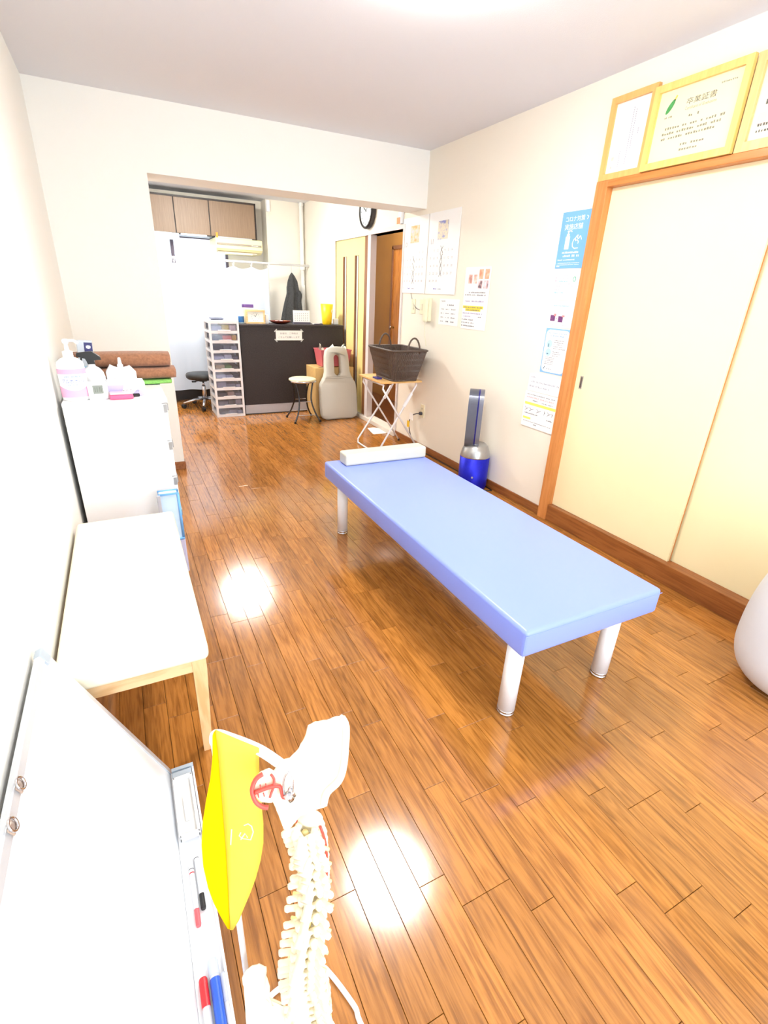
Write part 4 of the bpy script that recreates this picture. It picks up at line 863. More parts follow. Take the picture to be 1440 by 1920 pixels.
# things on the counter
CZ = .9902
t = thing('desk_clock', 'square wooden desk clock with white dial on the counter', 'clock', mw=facing_front(1.553, 5.92, CZ))
for dd in ((0, .212, 0, .018, -.04, 0), (0, .212, .124, .142, -.04, 0), (0, .018, .018, .124, -.04, 0), (.194, .212, .018, .124, -.04, 0)): boxo('wood_rim', dd, woodmat('clock_wood', (240, 204, 150), (224, 180, 120), .4, 60, 5, 0), t)
boxo('dial', (.018, .194, .018, .124, -.03, -.008), mat('dial_white', (0, 0, 0)), t); bm = B()
for i in range(12): a = 2*PI*i/12; disc(bm, .106+.042*math.sin(a), .071+.042*math.cos(a), .0035, -.0075, 8)
obj('hour_marks', bm, mat('pale_grey_print', (0, 0, 0)), t)
for nm, a, ln in (('hour_hand', -.75, .026), ('minute_hand', .45, .036)): bm = B(); stroke(bm, [(.106, .071), (.106+ln*math.sin(a), .071+ln*math.cos(a))], .004, -.007); obj(nm, bm, M_INK, t)
t = thing('blue_label_bottle', 'clear bottle with blue label beside the wooden desk clock', 'bottle', (1.505, 5.95, CZ)); bm = B(); lathe(bm, [(.03, 0), (.031, .01), (.031, .10), (.014, .12), (.014, .13)], n=20); obj('bottle_body', bm, mat('pale_aqua_plastic', (206, 230, 236), .2, noise=.02), t, smooth=True)
bm = B(); cyl(bm, .0318, .012, .075, n=20); obj('label', bm, mat('label_blue', (36, 100, 160), .4, noise=.25, nscale=90), t); bm = B(); cyl(bm, .015, .13, .142, n=14); obj('cap', bm, M_WHITE, t)
t = tag(boxo('purple_box', (1.545, 1.668, 6.03, 6.07, CZ, 1.185), mat('plum_card', (84, 52, 116), .5, noise=.06), bev=.002, seg=1), 'upright purple box behind the wooden desk clock', 'box')
tag(boxo('cream_box', (1.53, 1.70, 5.975, 6.02, CZ, 1.15), mat('cream_card', (246, 236, 206), .6, noise=.02), bev=.002, seg=1), 'cream box between the desk clock and the purple box', 'box')
tag(boxo('white_card_stand', (1.778, 1.81, 5.95, 5.98, CZ, 1.085), M_PAPER, bev=.001, seg=1), 'narrow white card standing right of the desk clock', 'card')
t = thing('serving_dish', 'dark red lacquer dish on the counter', 'dish', (1.94, 5.93, CZ)); bm = B(); lathe(bm, [(.05, 0), (.075, .006), (.11, .02), (.128, .034), (.126, .037), (.105, .025), (.06, .014), (0, .012)], n=36, sy=.75); obj('bowl', bm, mat('red_lacquer', (104, 34, 22), .25, noise=.15, coat=.4), t, smooth=True)
for i, (x, c_) in enumerate(((-.04, (236, 190, 190)), (.01, (250, 246, 246)), (.06, (224, 140, 90)))): boxo('sweet', (x-.018, x+.018, -.02, .02, .016, .036), mat('sweet_%d' % i, c_, .5, noise=.03), t, .005, 2)
t = thing('desk_calendar', 'white flip desk calendar on grey base on the counter', 'calendar', mw=facing_front(2.098, 5.92, CZ)); boxo('base', (.0, .2, 0, .022, -.06, .0), mat('base_grey', (92, 88, 104), .5, noise=.05), t)
boxo('page', (.0, .198, .0225, .148, -.03, -.022), M_PAPER, t); bm = B()
for r_ in range(5):
    for c_ in range(7): quad(bm, .018+c_*.025, .026+c_*.025, .035+r_*.019, .043+r_*.019, -.0215)
obj('dates', bm, mat('date_print', (0, 0, 0)), t); bm = B()
for k in range(9): tube(bm, [(.02+k*.02+.0, .146, -.0265+.0), (.02+k*.02, .155, -.026), (.02+k*.02, .146, -.0315)], .0014, 5)
obj('binding_rings', bm, M_INK, t)
t = thing('yellow_pot', 'bright yellow tapered pot at the right end of the counter', 'pot', (2.512, 5.95, CZ)); bm = B(); lathe(bm, [(.05, 0), (.054, .004), (.074, .225), (.070, .225), (.052, .012), (0, .01)], n=32); obj('cup', bm, mat('yellow_plastic', (250, 204, 26), .4, noise=.05), t, smooth=True)
bm = B(); mx = Matrix.Translation((.045, -.052, .15)) @ Euler((PI/2, 0, .7)).to_matrix().to_4x4(); lathe(bm, [(0, .0), (.02, .0), (.02, .004), (0, .005)], n=16, mx=mx); obj('flower_patch', bm, mat('pale_flower', (246, 240, 200), .6), t)
t = tag(boxo('white_cube', (2.60, 2.66, 5.95, 6.0, CZ, 1.055), M_WHITE, bev=.006, seg=2), 'small white cube box at the counter end beside the yellow pot', 'box')
for i, (a, b, c_, lab) in enumerate(((2.33, 2.42, (226, 220, 216), 'pale folded leaflet on the counter left of the yellow pot'), (2.34, 2.43, (70, 62, 80), 'dark card case on the counter by the yellow pot'))): tag(boxo('leaflet' if i == 0 else 'card_case', (a, b, 5.86+.06*(1-i), 5.915+.06*(1-i), CZ, CZ+.010), mat('leaf_%d' % i, c_, .6, noise=.05), bev=.002, seg=1), lab, 'leaflet' if i == 0 else 'case')
# round stool
t = thing('folding_stool', 'round folding stool with cream seat in front of the counter', 'stool', (2.01, 5.385, 0))
bm = B(); lathe(bm, [(.02, .432), (.14, .434), (.15, .446), (.148, .46), (.13, .468), (0, .472)], n=36); obj('seat', bm, mat('stool_cream', (236, 228, 186), .5, noise=.03), t, smooth=True); bm = B(); lathe(bm, [(.146, .428), (.152, .432), (.152, .446), (.146, .448)], n=36); obj('seat_band', bm, M_CHROME, t, smooth=True)
for sx in (-1, 1):
    for sy in (-1, 1):
        q = smoothpts([(sx*.10, sy*.06, .43), (sx*.075, sy*.075, .32), (sx*.07, sy*.09, .22), (sx*.10, sy*.13, .10), (sx*.145, sy*.16, .012)], 4); bm = B(); tube(bm, q, .009, 8); L_ = obj('leg', bm, mat('dark_chrome', (70, 70, 74), .25, .8, noise=.05), t, smooth=True); bm = B(); cyl(bm, .012, 0, .025, sx*.145, sy*.16, 10); obj('rubber_foot', bm, M_BLACK, L_)
for z_, k, h in ((.08, .11, .135), (.22, .07, .09)):
    bm = B(); tube(bm, [(-k, -h, z_), (k, -h, z_)], .005, 6); tube(bm, [(-k, h, z_), (k, h, z_)], .005, 6); obj('stretcher', bm, M_CHROME, t)
# cardboard box, pink basket, bag
t = thing('cardboard_box', 'brown cardboard box against the counter front', 'box', (2.19, 5.47, 0)); boxo('carton', (0, .47, 0, .32, 0, .555), mat('kraft_card', (212, 174, 112), .75, noise=.06, nscale=20), t, .003, 1); boxo('flap_seam', (0.002, .468, .158, .162, .5553, .557), mat('kraft_dark', (160, 120, 70), .8), t); boxo('hand_hole', (.06, .13, .04, .075, .5553, .5565), M_BLACK, t)
t = thing('pink_basket', 'rose pink plastic basket on the cardboard box', 'basket', (2.46, 5.63, .5575)); bm = B(); V = []
for hx, hy, z_ in ((.16, .10, .004), (.185, .125, .185), (.178, .118, .185), (.154, .094, .01)): V.append([bm.verts.new((a*hx, b*hy, z_)) for a, b in ((-1, -1), (1, -1), (1, 1), (-1, 1))])
for a, b in zip(V, V[1:]):
    for i in range(4): bm.faces.new((a[i], a[(i+1) % 4], b[(i+1) % 4], b[i]))
bm.faces.new(list(reversed(V[0]))); bm.faces.new(V[-1]); obj('tub', bm, mat('rose_plastic', (206, 104, 112), .45, noise=.05), t); bm = B(); tube(bm, [(a*.186, b*.126, .183) for a, b in ((-1, -1), (1, -1), (1, 1), (-1, 1))], .006, 6, closed=True); obj('rim', bm, MATS['rose_plastic'], t)
bm = B(); r_ = random.Random(9); n_ = 10
g = [[bm.verts.new((-.15+.3*i/n_, -.08+.16*j/n_, .03+.20*math.sin(PI*(.15+.7*j/n_))*(.75+.25*math.cos(i*1.3))+r_.uniform(-.012, .012))) for j in range(n_+1)] for i in range(n_+1)]
for i in range(n_):
    for j in range(n_): bm.faces.new((g[i][j], g[i+1][j], g[i+1][j+1], g[i][j+1]))
m = bpy.data.materials.new('black_white_pattern'); m.use_nodes = True; nt = m.node_tree; tcn = nt.nodes.new('ShaderNodeTexCoord'); vo = nt.nodes.new('ShaderNodeTexVoronoi'); vo.inputs['Scale'].default_value = 22; cr = nt.nodes.new('ShaderNodeValToRGB'); cr.color_ramp.interpolation = 'CONSTANT'; cr.color_ramp.elements[0].color = lin((28, 34, 34)); cr.color_ramp.elements[1].color = lin((236, 234, 220)); cr.color_ramp.elements[1].position = .42
nt.links.new(tcn.outputs['Object'], vo.inputs['Vector']); nt.links.new(vo.outputs['Distance'], cr.inputs[0]); nt.links.new(cr.outputs[0], nt.nodes['Principled BSDF'].inputs['Base Color'])
o = tag(obj('patterned_bag', bm, m), 'black and white patterned cloth bag in the pink basket', 'bag'); o.location = (2.46, 5.63, .57); sm = o.modifiers.new('thickness', 'SOLIDIFY'); sm.thickness = .004
# massage body cushion leaning on the box
t = thing('body_cushion', 'grey bottle shaped massage cushion with face slot leaning on the box', 'cushion', (2.42, 5.31, .0), (-.16, 0, 0))
half = [(0, 0), (.16, .0), (.20, .018), (.222, .06), (.226, .14), (.224, .34), (.214, .40), (.19, .44), (.165, .48), (.150, .53), (.146, .62), (.140, .70), (.128, .755), (.10, .785), (.05, .797), (0, .80)]
out = half+[(-x, y) for x, y in reversed(half[1:-1])]; slot = [(.036*math.cos(a), .60+(.075 if math.sin(a) > 0 else -.075)+.036*math.sin(a)) for a in [2*PI*(k+.5)/24 for k in range(24)]]
bm = B(); from mathutils.geometry import tessellate_polygon
co = [Vector((x, 0, y)) for x, y in out]; ci = [Vector((x, 0, y)) for x, y in slot]; tri = tessellate_polygon([[Vector((v.x, v.z, 0)) for v in co], [Vector((v.x, v.z, 0)) for v in ci]]); allp = co+ci
cxy = Vector((0, 0, .4))
def lay(y, ins):
    r = []
    for i, v in enumerate(allp):
        if i < len(co):
            d_ = (v-Vector((0, 0, min(max(v.z, .15), .65)))); p = v-d_.normalized()*ins if d_.length > 1e-6 else v
        else: d_ = v-Vector((0, 0, .6+(.075 if v.z > .6 else -.075))); p = v+d_.normalized()*ins
        r.append(bm.verts.new((p.x, y, p.z)))
    return r
Ls = [lay(-.045, .022), lay(-.036, .007), lay(-.02, 0), lay(.02, 0), lay(.036, .007), lay(.045, .022)]
for f in tri:
    bm.faces.new([Ls[0][i] for i in f]); bm.faces.new([Ls[-1][i] for i in reversed(f)])
for a, b in zip(Ls, Ls[1:]):
    for base, cnt in ((0, len(co)), (len(co), len(ci))):
        for i in range(cnt): j = (i+1) % cnt; bm.faces.new((a[base+i], a[base+j], b[base+j], b[base+i]))
bmesh.ops.recalc_face_normals(bm, faces=bm.faces)
c = obj('pad', bm, mat('grey_vinyl', (206, 204, 192), .45, bump=.1, bscale=300), t, smooth=True)
c.data.set_sharp_from_angle(angle=.6)
bm = B(); tube(bm, [(-.165, -.0452, .462), (-.05, -.0456, .455), (0, -.0456, .452), (.05, -.0456, .455), (.165, -.0452, .462)], .0014, 5); obj('seam', bm, mat('grey_seam', (160, 158, 148), .6), c)
# swivel stool on castors
t = thing('swivel_stool', 'black round swivel stool on castors behind the drawer tower', 'stool', (1.085, 6.36, 0)); bm = B(); lathe(bm, [(.12, .335), (.17, .34), (.186, .355), (.19, .385), (.18, .402), (.12, .41), (0, .412)], n=36); obj('seat', bm, mat('black_vinyl', (40, 40, 40), .35, noise=.08), t, smooth=True)
bm = B(); lathe(bm, [(.05, .31), (.05, .336)], n=16); obj('seat_mount', bm, M_BLACK, t); bm = B(); cyl(bm, .012, .25, .31, n=14); lathe(bm, [(.026, .07), (.026, .25), (.02, .262)], n=18); obj('gas_column', bm, M_CHROME, t, smooth=True)
bm = B(); tube(bm, [(0, 0, .32), (-.09, -.04, .318)], .005, 6); box(bm, -.135, -.085, -.065, -.035, .308, .322, .005, 2); obj('height_lever', bm, M_BLACK, t)
for k in range(5):
    a = PI+.1+2*PI*k/5; e = (.25*math.cos(a), .25*math.sin(a)); bm = B(); tube(bm, [(0, 0, .105), (e[0]*.5, e[1]*.5, .095), (e[0], e[1], .062)], .014, 8, rs=[.018, .015, .012]); f_ = obj('foot_arm', bm, M_CHROME, t, smooth=True)
    bm = B(); mx = Matrix.Translation((e[0], e[1], .026)) @ Matrix.Rotation(a+.5, 4, 'Z') @ Euler((PI/2, 0, 0)).to_matrix().to_4x4(); lathe(bm, [(.02, -.02), (.026, -.016), (.026, .016), (.02, .02)], n=18, mx=mx); cyl(bm, .006, .03, .06, e[0], e[1], 8); obj('castor', bm, M_BLACK, f_)
# rail, rings, curtain
RY = lambda x: 6.46+(x/XR)*.66
RZ0 = lambda x: 1.625+(x/XR)*.03
tag(obj('curtain_rail', tube(B(), [(.002, RY(0), RZ0(0)), (XR-.002, RY(XR), RZ0(XR))], .0135, 14), M_WHITE, smooth=True), 'white tension rail across the kitchen end', 'rail')
M_CUR = clothmat('white_curtain_cloth', (222, 232, 246), .3)
t = thing('curtain', 'plain white curtain screening the kitchen sink', 'curtain', (1.1, RY(1.1), 0)); bm = B(); nx, nz = 150, 14; V = []
dirn = Vector((XR, .66, 0)).normalized(); nrm = Vector((-dirn.y, dirn.x, 0))
for i in range(nx+1):
    u = i/nx; x = .03+2.07*u; col_ = []
    for k in range(nz+1):
        v = k/nz; amp = .010+.016*v; f = math.sin(u*46+.8*math.sin(u*9))*amp+math.sin(u*17+2)*amp*.7; sag = -.03*abs(math.sin(u*PI*9))*(1-v)**4
        p = Vector((x, RY(x), RZ0(x)-.05-(RZ0(x)-.05-(.15+.012*math.sin(u*6)))*v+sag))+nrm*f; col_.append(bm.verts.new((p.x-1.1, p.y-RY(1.1), p.z)))
    V.append(col_)
for a, b in zip(V, V[1:]):
    for k in range(nz): bm.faces.new((a[k], b[k], b[k+1], a[k+1]))
o = obj('cloth', bm, M_CUR, t, smooth=True)
for i in range(10):
    x = .03+2.07*(i+.0)/9+(.0 if i else .01); bm = B(); c_ = Vector((x-1.1, RY(x)-RY(1.1), RZ0(x)-.012))
    tube(bm, [tuple(c_+nrm*.024*math.cos(a)+Vector((0, 0, .03*math.sin(a)-.006))) for a in [2*PI*j/16 for j in range(16)]], .0035, 6, closed=True); obj('curtain_ring', bm, M_WHITE, t, smooth=True)
# coat hanging from the rail
t = thing('coat', 'dark grey jacket hanging from the curtain rail', 'jacket', (2.43, RY(2.43), 1.0)); bm = B(); prof = [(1.56, 0.0, .006), (1.545, .003, .018), (1.52, .005, .036), (1.46, .01, .062), (1.38, .01, .078), (1.31, .015, .085), (1.27, .005, .084), (1.2, -.01, .092), (1.1, -.02, .108), (.98, -.03, .125), (.86, -.035, .135), (.84, -.035, .13)]; rings = []; n_ = 40
for z_, cx, hw in prof:
    d_ = 1 if z_ < 1.5 else .5; rings.append([bm.verts.new((cx+hw*math.cos(2*PI*i/n_)*(1+.10*d_*math.sin(7*2*PI*i/n_+z_*5)), (.45*hw+.008)*math.sin(2*PI*i/n_)*(1+.3*d_*math.sin(5*2*PI*i/n_+z_*3)), z_-1.0)) for i in range(n_)])
for a, b in zip(rings, rings[1:]):
    for i in range(n_): bm.faces.new((a[i], b[i], b[(i+1) % n_], a[(i+1) % n_]))
bm.faces.new(rings[0]); bm.faces.new(list(reversed(rings[-1]))); obj('garment', bm, mat('charcoal_wool', (62, 62, 62), .9, noise=.35, nscale=70), t, smooth=True)
bm = B(); tube(bm, smoothpts([(.075, -.02, .33), (.098, -.03, .29), (.085, -.035, .2), (.11, -.03, .02), (.12, -.02, -.14)], 4), .03, 10, rs=None); obj('sleeve', bm, MATS['charcoal_wool'], t, smooth=True)
bm = B(); tube(bm, smoothpts([(0, 0, .555), (0, .0, .60), (.0, .004, .648), (0, .018, .668), (0, .03, .655)], 4), .0022, 6); obj('hanger_hook', bm, M_CHROME, t)
# drain pipe in the corner
t = thing('drain_pipe', 'white vertical pipe in the kitchen corner', 'pipe', (2.645, 7.25, 0)); bm = B(); cyl(bm, .026, 0, HC, n=20); obj('tube', bm, M_WALLW, t, smooth=False)
for z_, h_, r_ in ((1.60, .06, .034), (1.30, .12, .031), (.9, .05, .033), (2.36, .04, .034)): bm = B(); lathe(bm, [(r_*.85, z_), (r_, z_+.008), (r_, z_+h_-.008), (r_*.85, z_+h_)], n=20); obj('joint', bm, M_WALLW, t, smooth=True)
t = thing('pull_switch', 'small white pull switch high on the edge of the kitchen pier', 'switch', (2.192, 7.298, 2.26)); boxo('case', (0, .045, -.032, 0, 0, .13), M_WHITE, t, .006, 2); bm = B(); tube(bm, [(.02, -.015, 0), (.024, -.016, -.12)], .003, 6); obj('pull_cord', bm, M_WHITE, t)
# wall cabinets, one unit each
M_CAB = woodmat('walnut_cabinet', (140, 116, 92), (126, 102, 80), .45, 110, 3, 2, strength=.12); M_CABD = mat('cabinet_edge', (44, 34, 30), .5, noise=.1)
xs = [.03, .66, 1.065, 1.465, 2.02]
for i, (a, b) in enumerate(zip(xs, xs[1:])):
    lab = ['brown wall cabinet hidden mostly by the partition', 'brown wall cabinet leftmost in view above the window', 'brown wall cabinet in the middle above the window', 'widest brown wall cabinet above the air conditioner'][i]
    t = thing('wall_cabinet', lab, 'cabinet', (a, 7.2, 1.915), group='kitchen wall cabinets'); boxo('body', (.0, b-a, .02, .34, 0, .40), M_CABD, t); dd = boxo('door', (.006, b-a-.006, 0, .019, .012, .385), M_CAB, t, .001, 1)
    boxo('bottom_grip', (.05, b-a-.05, .004, .019, -.004, .0115), M_ALU, dd)
boxo('top_strip', (xs[0]-.66, xs[-1]-.66+.012, -.006, .02, .386, .405), M_CABD, bpy.data.objects['wall_cabinet.001']); boxo('side_strip', (xs[-1]-xs[-2], xs[-1]-xs[-2]+.012, -.006, .34, 0, .405), M_CABD, bpy.data.objects['wall_cabinet.003'])
t = thing('under_cabinet_light', 'grey strip light fixed under the wall cabinet', 'light', (.55, 7.08, 1.86)); boxo('housing', (0, .53, 0, .13, .0, .055), M_ALU, t, .004, 1); boxo('tube_cover', (.02, .51, .01, .12, -.01, .0), M_WHITE, t)
# air conditioner
t = thing('air_conditioner', 'old cream air conditioner under the wall cabinets', 'air conditioner', (1.495, 7.06, 1.745)); M_AC = mat('aged_cream_plastic', (244, 232, 176), .45, noise=.03)
bm = B(); prism(bm, [(0, .045), (.02, .155), (.03, .160), (.48, .160), (.48, .0), (.10, .0), (.03, .02)], 0, .565, mx=Matrix(((0, 0, 1, 0), (1, 0, 0, 0), (0, 1, 0, 0), (0, 0, 0, 1)))); bmesh.ops.recalc_face_normals(bm, faces=bm.faces); obj('body', bm, M_AC, t)
bm = B(); box(bm, .01, .555, -.0065, .02, .082, .104, mx=Matrix.Translation((0, .006, 0))); obj('grey_band', bm, mat('band_grey', (150, 140, 124), .5, noise=.05), t)
boxo('air_outlet', (.02, .50, .03, .09, -.004, .012), mat('outlet_taupe', (190, 176, 156), .5, noise=.04), t); boxo('louvre', (.1, .44, .018, .04, -.012, .004), mat('louvre_cream', (226, 216, 196), .5), t); bm = B(); dashes(bm, rg, .43, .52, 0, .008); o = obj('maker_print', bm, M_PAPER, t); o.matrix_local = Matrix(((1, 0, 0, 0), (0, 0, -1, -.0015), (0, 1, 0, .089), (0, 0, 0, 1)))
tag(boxo('orange_tag', (1.512, 1.535, 7.125, 7.135, 1.9055, 1.962), mat('vivid_orange', (250, 150, 30), .5, noise=.03)), 'small orange tag standing on the air conditioner', 'tag')
# sink unit hidden behind the curtain
t = thing('sink_unit', 'kitchen sink unit behind the white curtain with dark kick board', 'kitchen unit', (.02, 6.86, 0)); boxo('kick_board', (0, 1.5, .0, .02, 0, .22), mat('dark_kick', (40, 30, 26), .5, noise=.2), t); boxo('carcass', (0, 1.5, .02, .68, .0, .80), M_CAB, t); boxo('worktop', (-.01, 1.51, -.0, .68, .80, .83), M_ALU, t)
# ================================================================== CHEST OF DRAWERS AND ITS THINGS
CX0, CX1, CY0, CY1, CH = .022, .437, 2.5, 3.12, .868
t = thing('chest_of_drawers', 'white chest of drawers between the bench and the partition', 'chest', (CX0, CY0, 0)); M_CH = mat('white_melamine', (248, 248, 250), .4, noise=.01)
boxo('body', (0, CX1-CX0-.02, 0, CY1-CY0, 0, CH-.018), M_CH, t, .002, 1); boxo('top', (-.0, CX1-CX0+.004, -.004, CY1-CY0+.004, CH-.018, CH), M_CH, t, .002, 1)
boxo('plinth', (CX1-CX0-.02, CX1-CX0, .004, CY1-CY0-.004, 0, .125), M_CH, t, .002, 1)
for i in range(4):
    z_ = .13+i*.18; d = boxo('drawer', (CX1-CX0-.02, CX1-CX0, .002, CY1-CY0-.004, z_, z_+.176), M_CH, t, .002, 1)
    g = boxo('grip', (CX1-CX0-.001, CX1-CX0+.006, .02, .16, z_+.14, z_+.17), mat('grip_grey', (150, 150, 150), .4, .4, noise=.05), d)
    boxo('grip_end', (CX1-CX0-.0155, CX1-CX0-.001, -.002, .003, z_+.135, z_+.172), MATS['grip_grey'], d)
TZ = CH+.0003
# storage boxes between bench and chest
t = thing('storage_box', 'lilac grey plastic box on the floor between bench and chest', 'box', (.335, 2.40, 0)); boxo('tub', (0, .097, 0, .05, 0, .188), mat('lilac_plastic', (196, 196, 224), .4, noise=.03), t, .006, 2)
t = thing('storage_box', 'pale blue plastic box with blue rim stacked behind the bench', 'box', (.335, 2.40, .189)); boxo('tub', (0.004, .088, .004, .046, .0, .25), mat('ice_blue_plastic', (206, 232, 252), .35, noise=.02), t, .006, 2)
bm = B(); tube(bm, [(0.004, .0, .248), (.092, .0, .248), (.092, .05, .248), (0.004, .05, .248)], .0055, 8, closed=True); obj('blue_rim', bm, mat('sky_blue_rim', (122, 186, 248), .35, noise=.03), t, smooth=True)
for x, y_ in ((.091, .002), (.091, .048)): bm = B(); tube(bm, [(x, y_, .008), (x, y_, .248)], .006, 8); obj('blue_post', bm, MATS['sky_blue_rim'], t, smooth=True)
bm = B(); tube(bm, [(.02, .0, .008), (.092, .0, .008), (.092, .05, .008)], .006, 8); obj('blue_base_rim', bm, MATS['sky_blue_rim'], t, smooth=True); boxo('side_latch', (-.004, .012, -.012, .003, .06, .25), mat('latch_grey', (190, 190, 200), .4, noise=.05), t, .003, 1)
# hand soap bottle
t = thing('pump_bottle', 'large white pump bottle with pink label on the chest', 'bottle', (.078, 2.575, TZ), .12)
bm = B(); lathe(bm, [(.043, 0), (.047, .006), (.047, .15), (.044, .163), (.03, .176), (.018, .182), (.018, .19)], n=32, sx=1.12, sy=.78); obj('bottle_body', bm, mat('milky_plastic', (250, 250, 248), .35, noise=.01), t, smooth=True)
bm = B(); N_ = 32
for z0, z1 in ((.014, .138),):
    A = [[bm.verts.new((.0476*1.12*math.cos(PI+PI*i/N_), .0476*.78*math.sin(PI+PI*i/N_), z_)) for i in range(N_+1)] for z_ in (z0, z1)]
    for i in range(N_): bm.faces.new((A[0][i], A[0][i+1], A[1][i+1], A[1][i]))
lb = obj('label', bm, mat('label_white', (252, 250, 252), .5), t)
bm = B()
for z0, z1 in ((.115, .136), (.016, .055)):
    A = [[bm.verts.new((.0479*1.12*math.cos(PI+PI*i/N_), .0479*.78*math.sin(PI+PI*i/N_), z_+(.010*math.cos(2*PI*i/N_*1.0) if (z_ == z1 and z1 < .1) else 0))) for i in range(N_+1)] for z_ in (z0, z1)]
    for i in range(N_): bm.faces.new((A[0][i], A[0][i+1], A[1][i+1], A[1][i]))
obj('pink_band', bm, mat('label_pink', (246, 178, 210), .5), lb)
bm = B(); text(bm, 'アルボナース', -.040, .078, size=.020, width=.082, z=0)
for v in bm.verts: ang = -PI/2+v.co.x/.046; v.co = Vector((.0481*1.12*math.cos(ang), .0481*.78*math.sin(ang), v.co.y))
obj('lettering', bm, mat('label_blue_ink', (24, 92, 176), .5), lb)
bm = B(); dashes(bm, rg, -.03, .028, .102, .006); dashes(bm, rg, -.02, .02, .068, .005)
for v in bm.verts: ang = -PI/2+v.co.x/.046; v.co = Vector((.0481*1.12*math.cos(ang), .0481*.78*math.sin(ang), v.co.y))
obj('small_print', bm, mat('label_grey_ink', (150, 176, 206), .5), lb)
bm = B(); lathe(bm, [(.019, .19), (.02, .193), (.02, .205), (.009, .21), (.007, .236), (.012, .238), (.014, .25), (.008, .256)], n=18); tube(bm, [(0, 0, .249), (.03, -.01, .25), (.044, -.014, .238)], .006, 8); obj('pump', bm, M_WHITE, t, smooth=True)
# thermometer clock
t = thing('thermometer_clock', 'white square digital thermometer clock on the chest', 'clock', mw=facing_front(.128, 2.545, TZ) @ Matrix.Rotation(.14, 4, 'Y') @ Matrix.Rotation(-.12, 4, 'X')); boxo('case', (0, .08, 0, .08, -.025, 0), M_WHITE, t, .007, 3); boxo('display', (.02, .06, .026, .062, 0, .0012), mat('lcd_grey', (124, 130, 118), .3, noise=.04), t); bm = B(); 
for x in (.028, .036, .046, .052): stroke(bm, [(x, .034), (x+.001, .054)], .002, .0016)
obj('digits', bm, mat('lcd_dark', (92, 98, 84), .4), t)
# tissue box
t = thing('tissue_box', 'white tissue box with lilac circles on the chest', 'tissue box', (.205, 2.60, TZ), .05); boxo('carton', (0, .155, 0, .115, 0, .062), mat('tissue_white', (250, 250, 253), .5, noise=.01), t, .001, 1)
bm = B(); 
def arc(cx, cz, r, a0, a1): bm.faces.new([bm.verts.new((cx, -.0006, cz))]+[bm.verts.new((cx+r*math.cos(a0+(a1-a0)*i/14), -.0006, cz+r*math.sin(a0+(a1-a0)*i/14))) for i in range(15)])
arc(.028, .052, .038, PI*1.0, PI*2.0); arc(.13, .0, .03, 0, PI*.9); obj('lilac_circle', bm, mat('lilac_label', (196, 190, 240), .5), t)
bm = B(); text(bm, 'エリエール', .056, .020, size=.015, width=.072, z=0)
for v in bm.verts: v.co = Vector((v.co.x, -.001, v.co.y))
obj('lettering', bm, M_GREYINK, t)
bm = B(); g = [[bm.verts.new((.04+.08*i/8, .05+.02*math.sin(i*1.1), .061+.045*(k/3)*(1-.25*abs(i-4)/4)+.006*math.sin(i*2+k))) for k in range(4)] for i in range(9)]
for i in range(8):
    for k in range(3): bm.faces.new((g[i][k], g[i+1][k], g[i+1][k+1], g[i][k+1]))
obj('tissue', bm, M_PAPER, t, smooth=True)
# other white bottles behind the tissue box
t = thing('nozzle_bottle', 'white angular bottle with nozzle cap behind the tissue box', 'bottle', (.268, 2.775, TZ)); bm = B(); prism(bm, [(-.065, 0), (.065, 0), (.065, .085), (.04, .115), (.01, .10), (-.012, .10), (-.045, .12), (-.065, .09)], -.03, .03, mx=Matrix(((1, 0, 0, 0), (0, 0, -1, 0), (0, 1, 0, 0), (0, 0, 0, 1))), bev=.004); obj('bottle_body', bm, M_WHITE, t); bm = B(); lathe(bm, [(.013, .098), (.013, .12), (.009, .125), (.006, .152), (0, .154)], 0, 0, 14); obj('nozzle', bm, M_WHITE, t, smooth=True)
# pink case with black pen
t = thing('pink_case', 'small hot pink case lying on the chest front edge', 'case', (.208, 2.525, TZ), .03); boxo('lower_shell', (0, .096, 0, .05, 0, .021), mat('hot_pink', (244, 96, 140), .35, noise=.03), t, .006, 3); boxo('upper_shell', (.002, .094, .002, .048, .0212, .030), mat('blush_pink', (252, 190, 206), .35, noise=.02), t, .003, 2)
t = thing('chest_marker', 'short white marker with black cap behind the pink case', 'marker', mw=Matrix.Translation((.22, 2.585, TZ+.0075)) @ Euler((0, PI/2, 0)).to_matrix().to_4x4()); bm = B(); lathe(bm, [(.006, 0), (.007, .004), (.007, .075)], n=14); obj('barrel', bm, M_WHITE, t, smooth=True); bm = B(); lathe(bm, [(.0075, .075), (.0075, .108), (.005, .112)], n=14); obj('cap', bm, M_BLACK, t)
# spray bottle with dark trigger, and carton
t = thing('spray_bottle', 'white round shouldered spray bottle with black trigger head on the chest', 'spray bottle', (.152, 2.715, TZ)); bm = B(); lathe(bm, [(.044, 0), (.048, .006), (.048, .075), (.043, .098), (.03, .115), (.016, .124), (.014, .134)], n=28); obj('bottle_body', bm, M_WHITE, t, smooth=True)
bm = B(); mxp = Matrix(((1, 0, 0, -.01), (0, 0, -1, 0), (0, 1, 0, -.038), (0, 0, 0, 1))); prism(bm, [(-.045, .205), (-.042, .222), (.02, .228), (.05, .205), (.052, .19), (.02, .19), (.026, .172), (-.004, .172), (-.01, .198)], -.012, .012, mx=mxp, bev=.002); bmesh.ops.recalc_face_normals(bm, faces=bm.faces); prism(bm, [(-.030, .20), (-.022, .2), (-.03, .17), (-.036, .145), (-.042, .147), (-.038, .17)], -.006, .006, mx=mxp); obj('trigger_head', bm, M_BLACK, t)
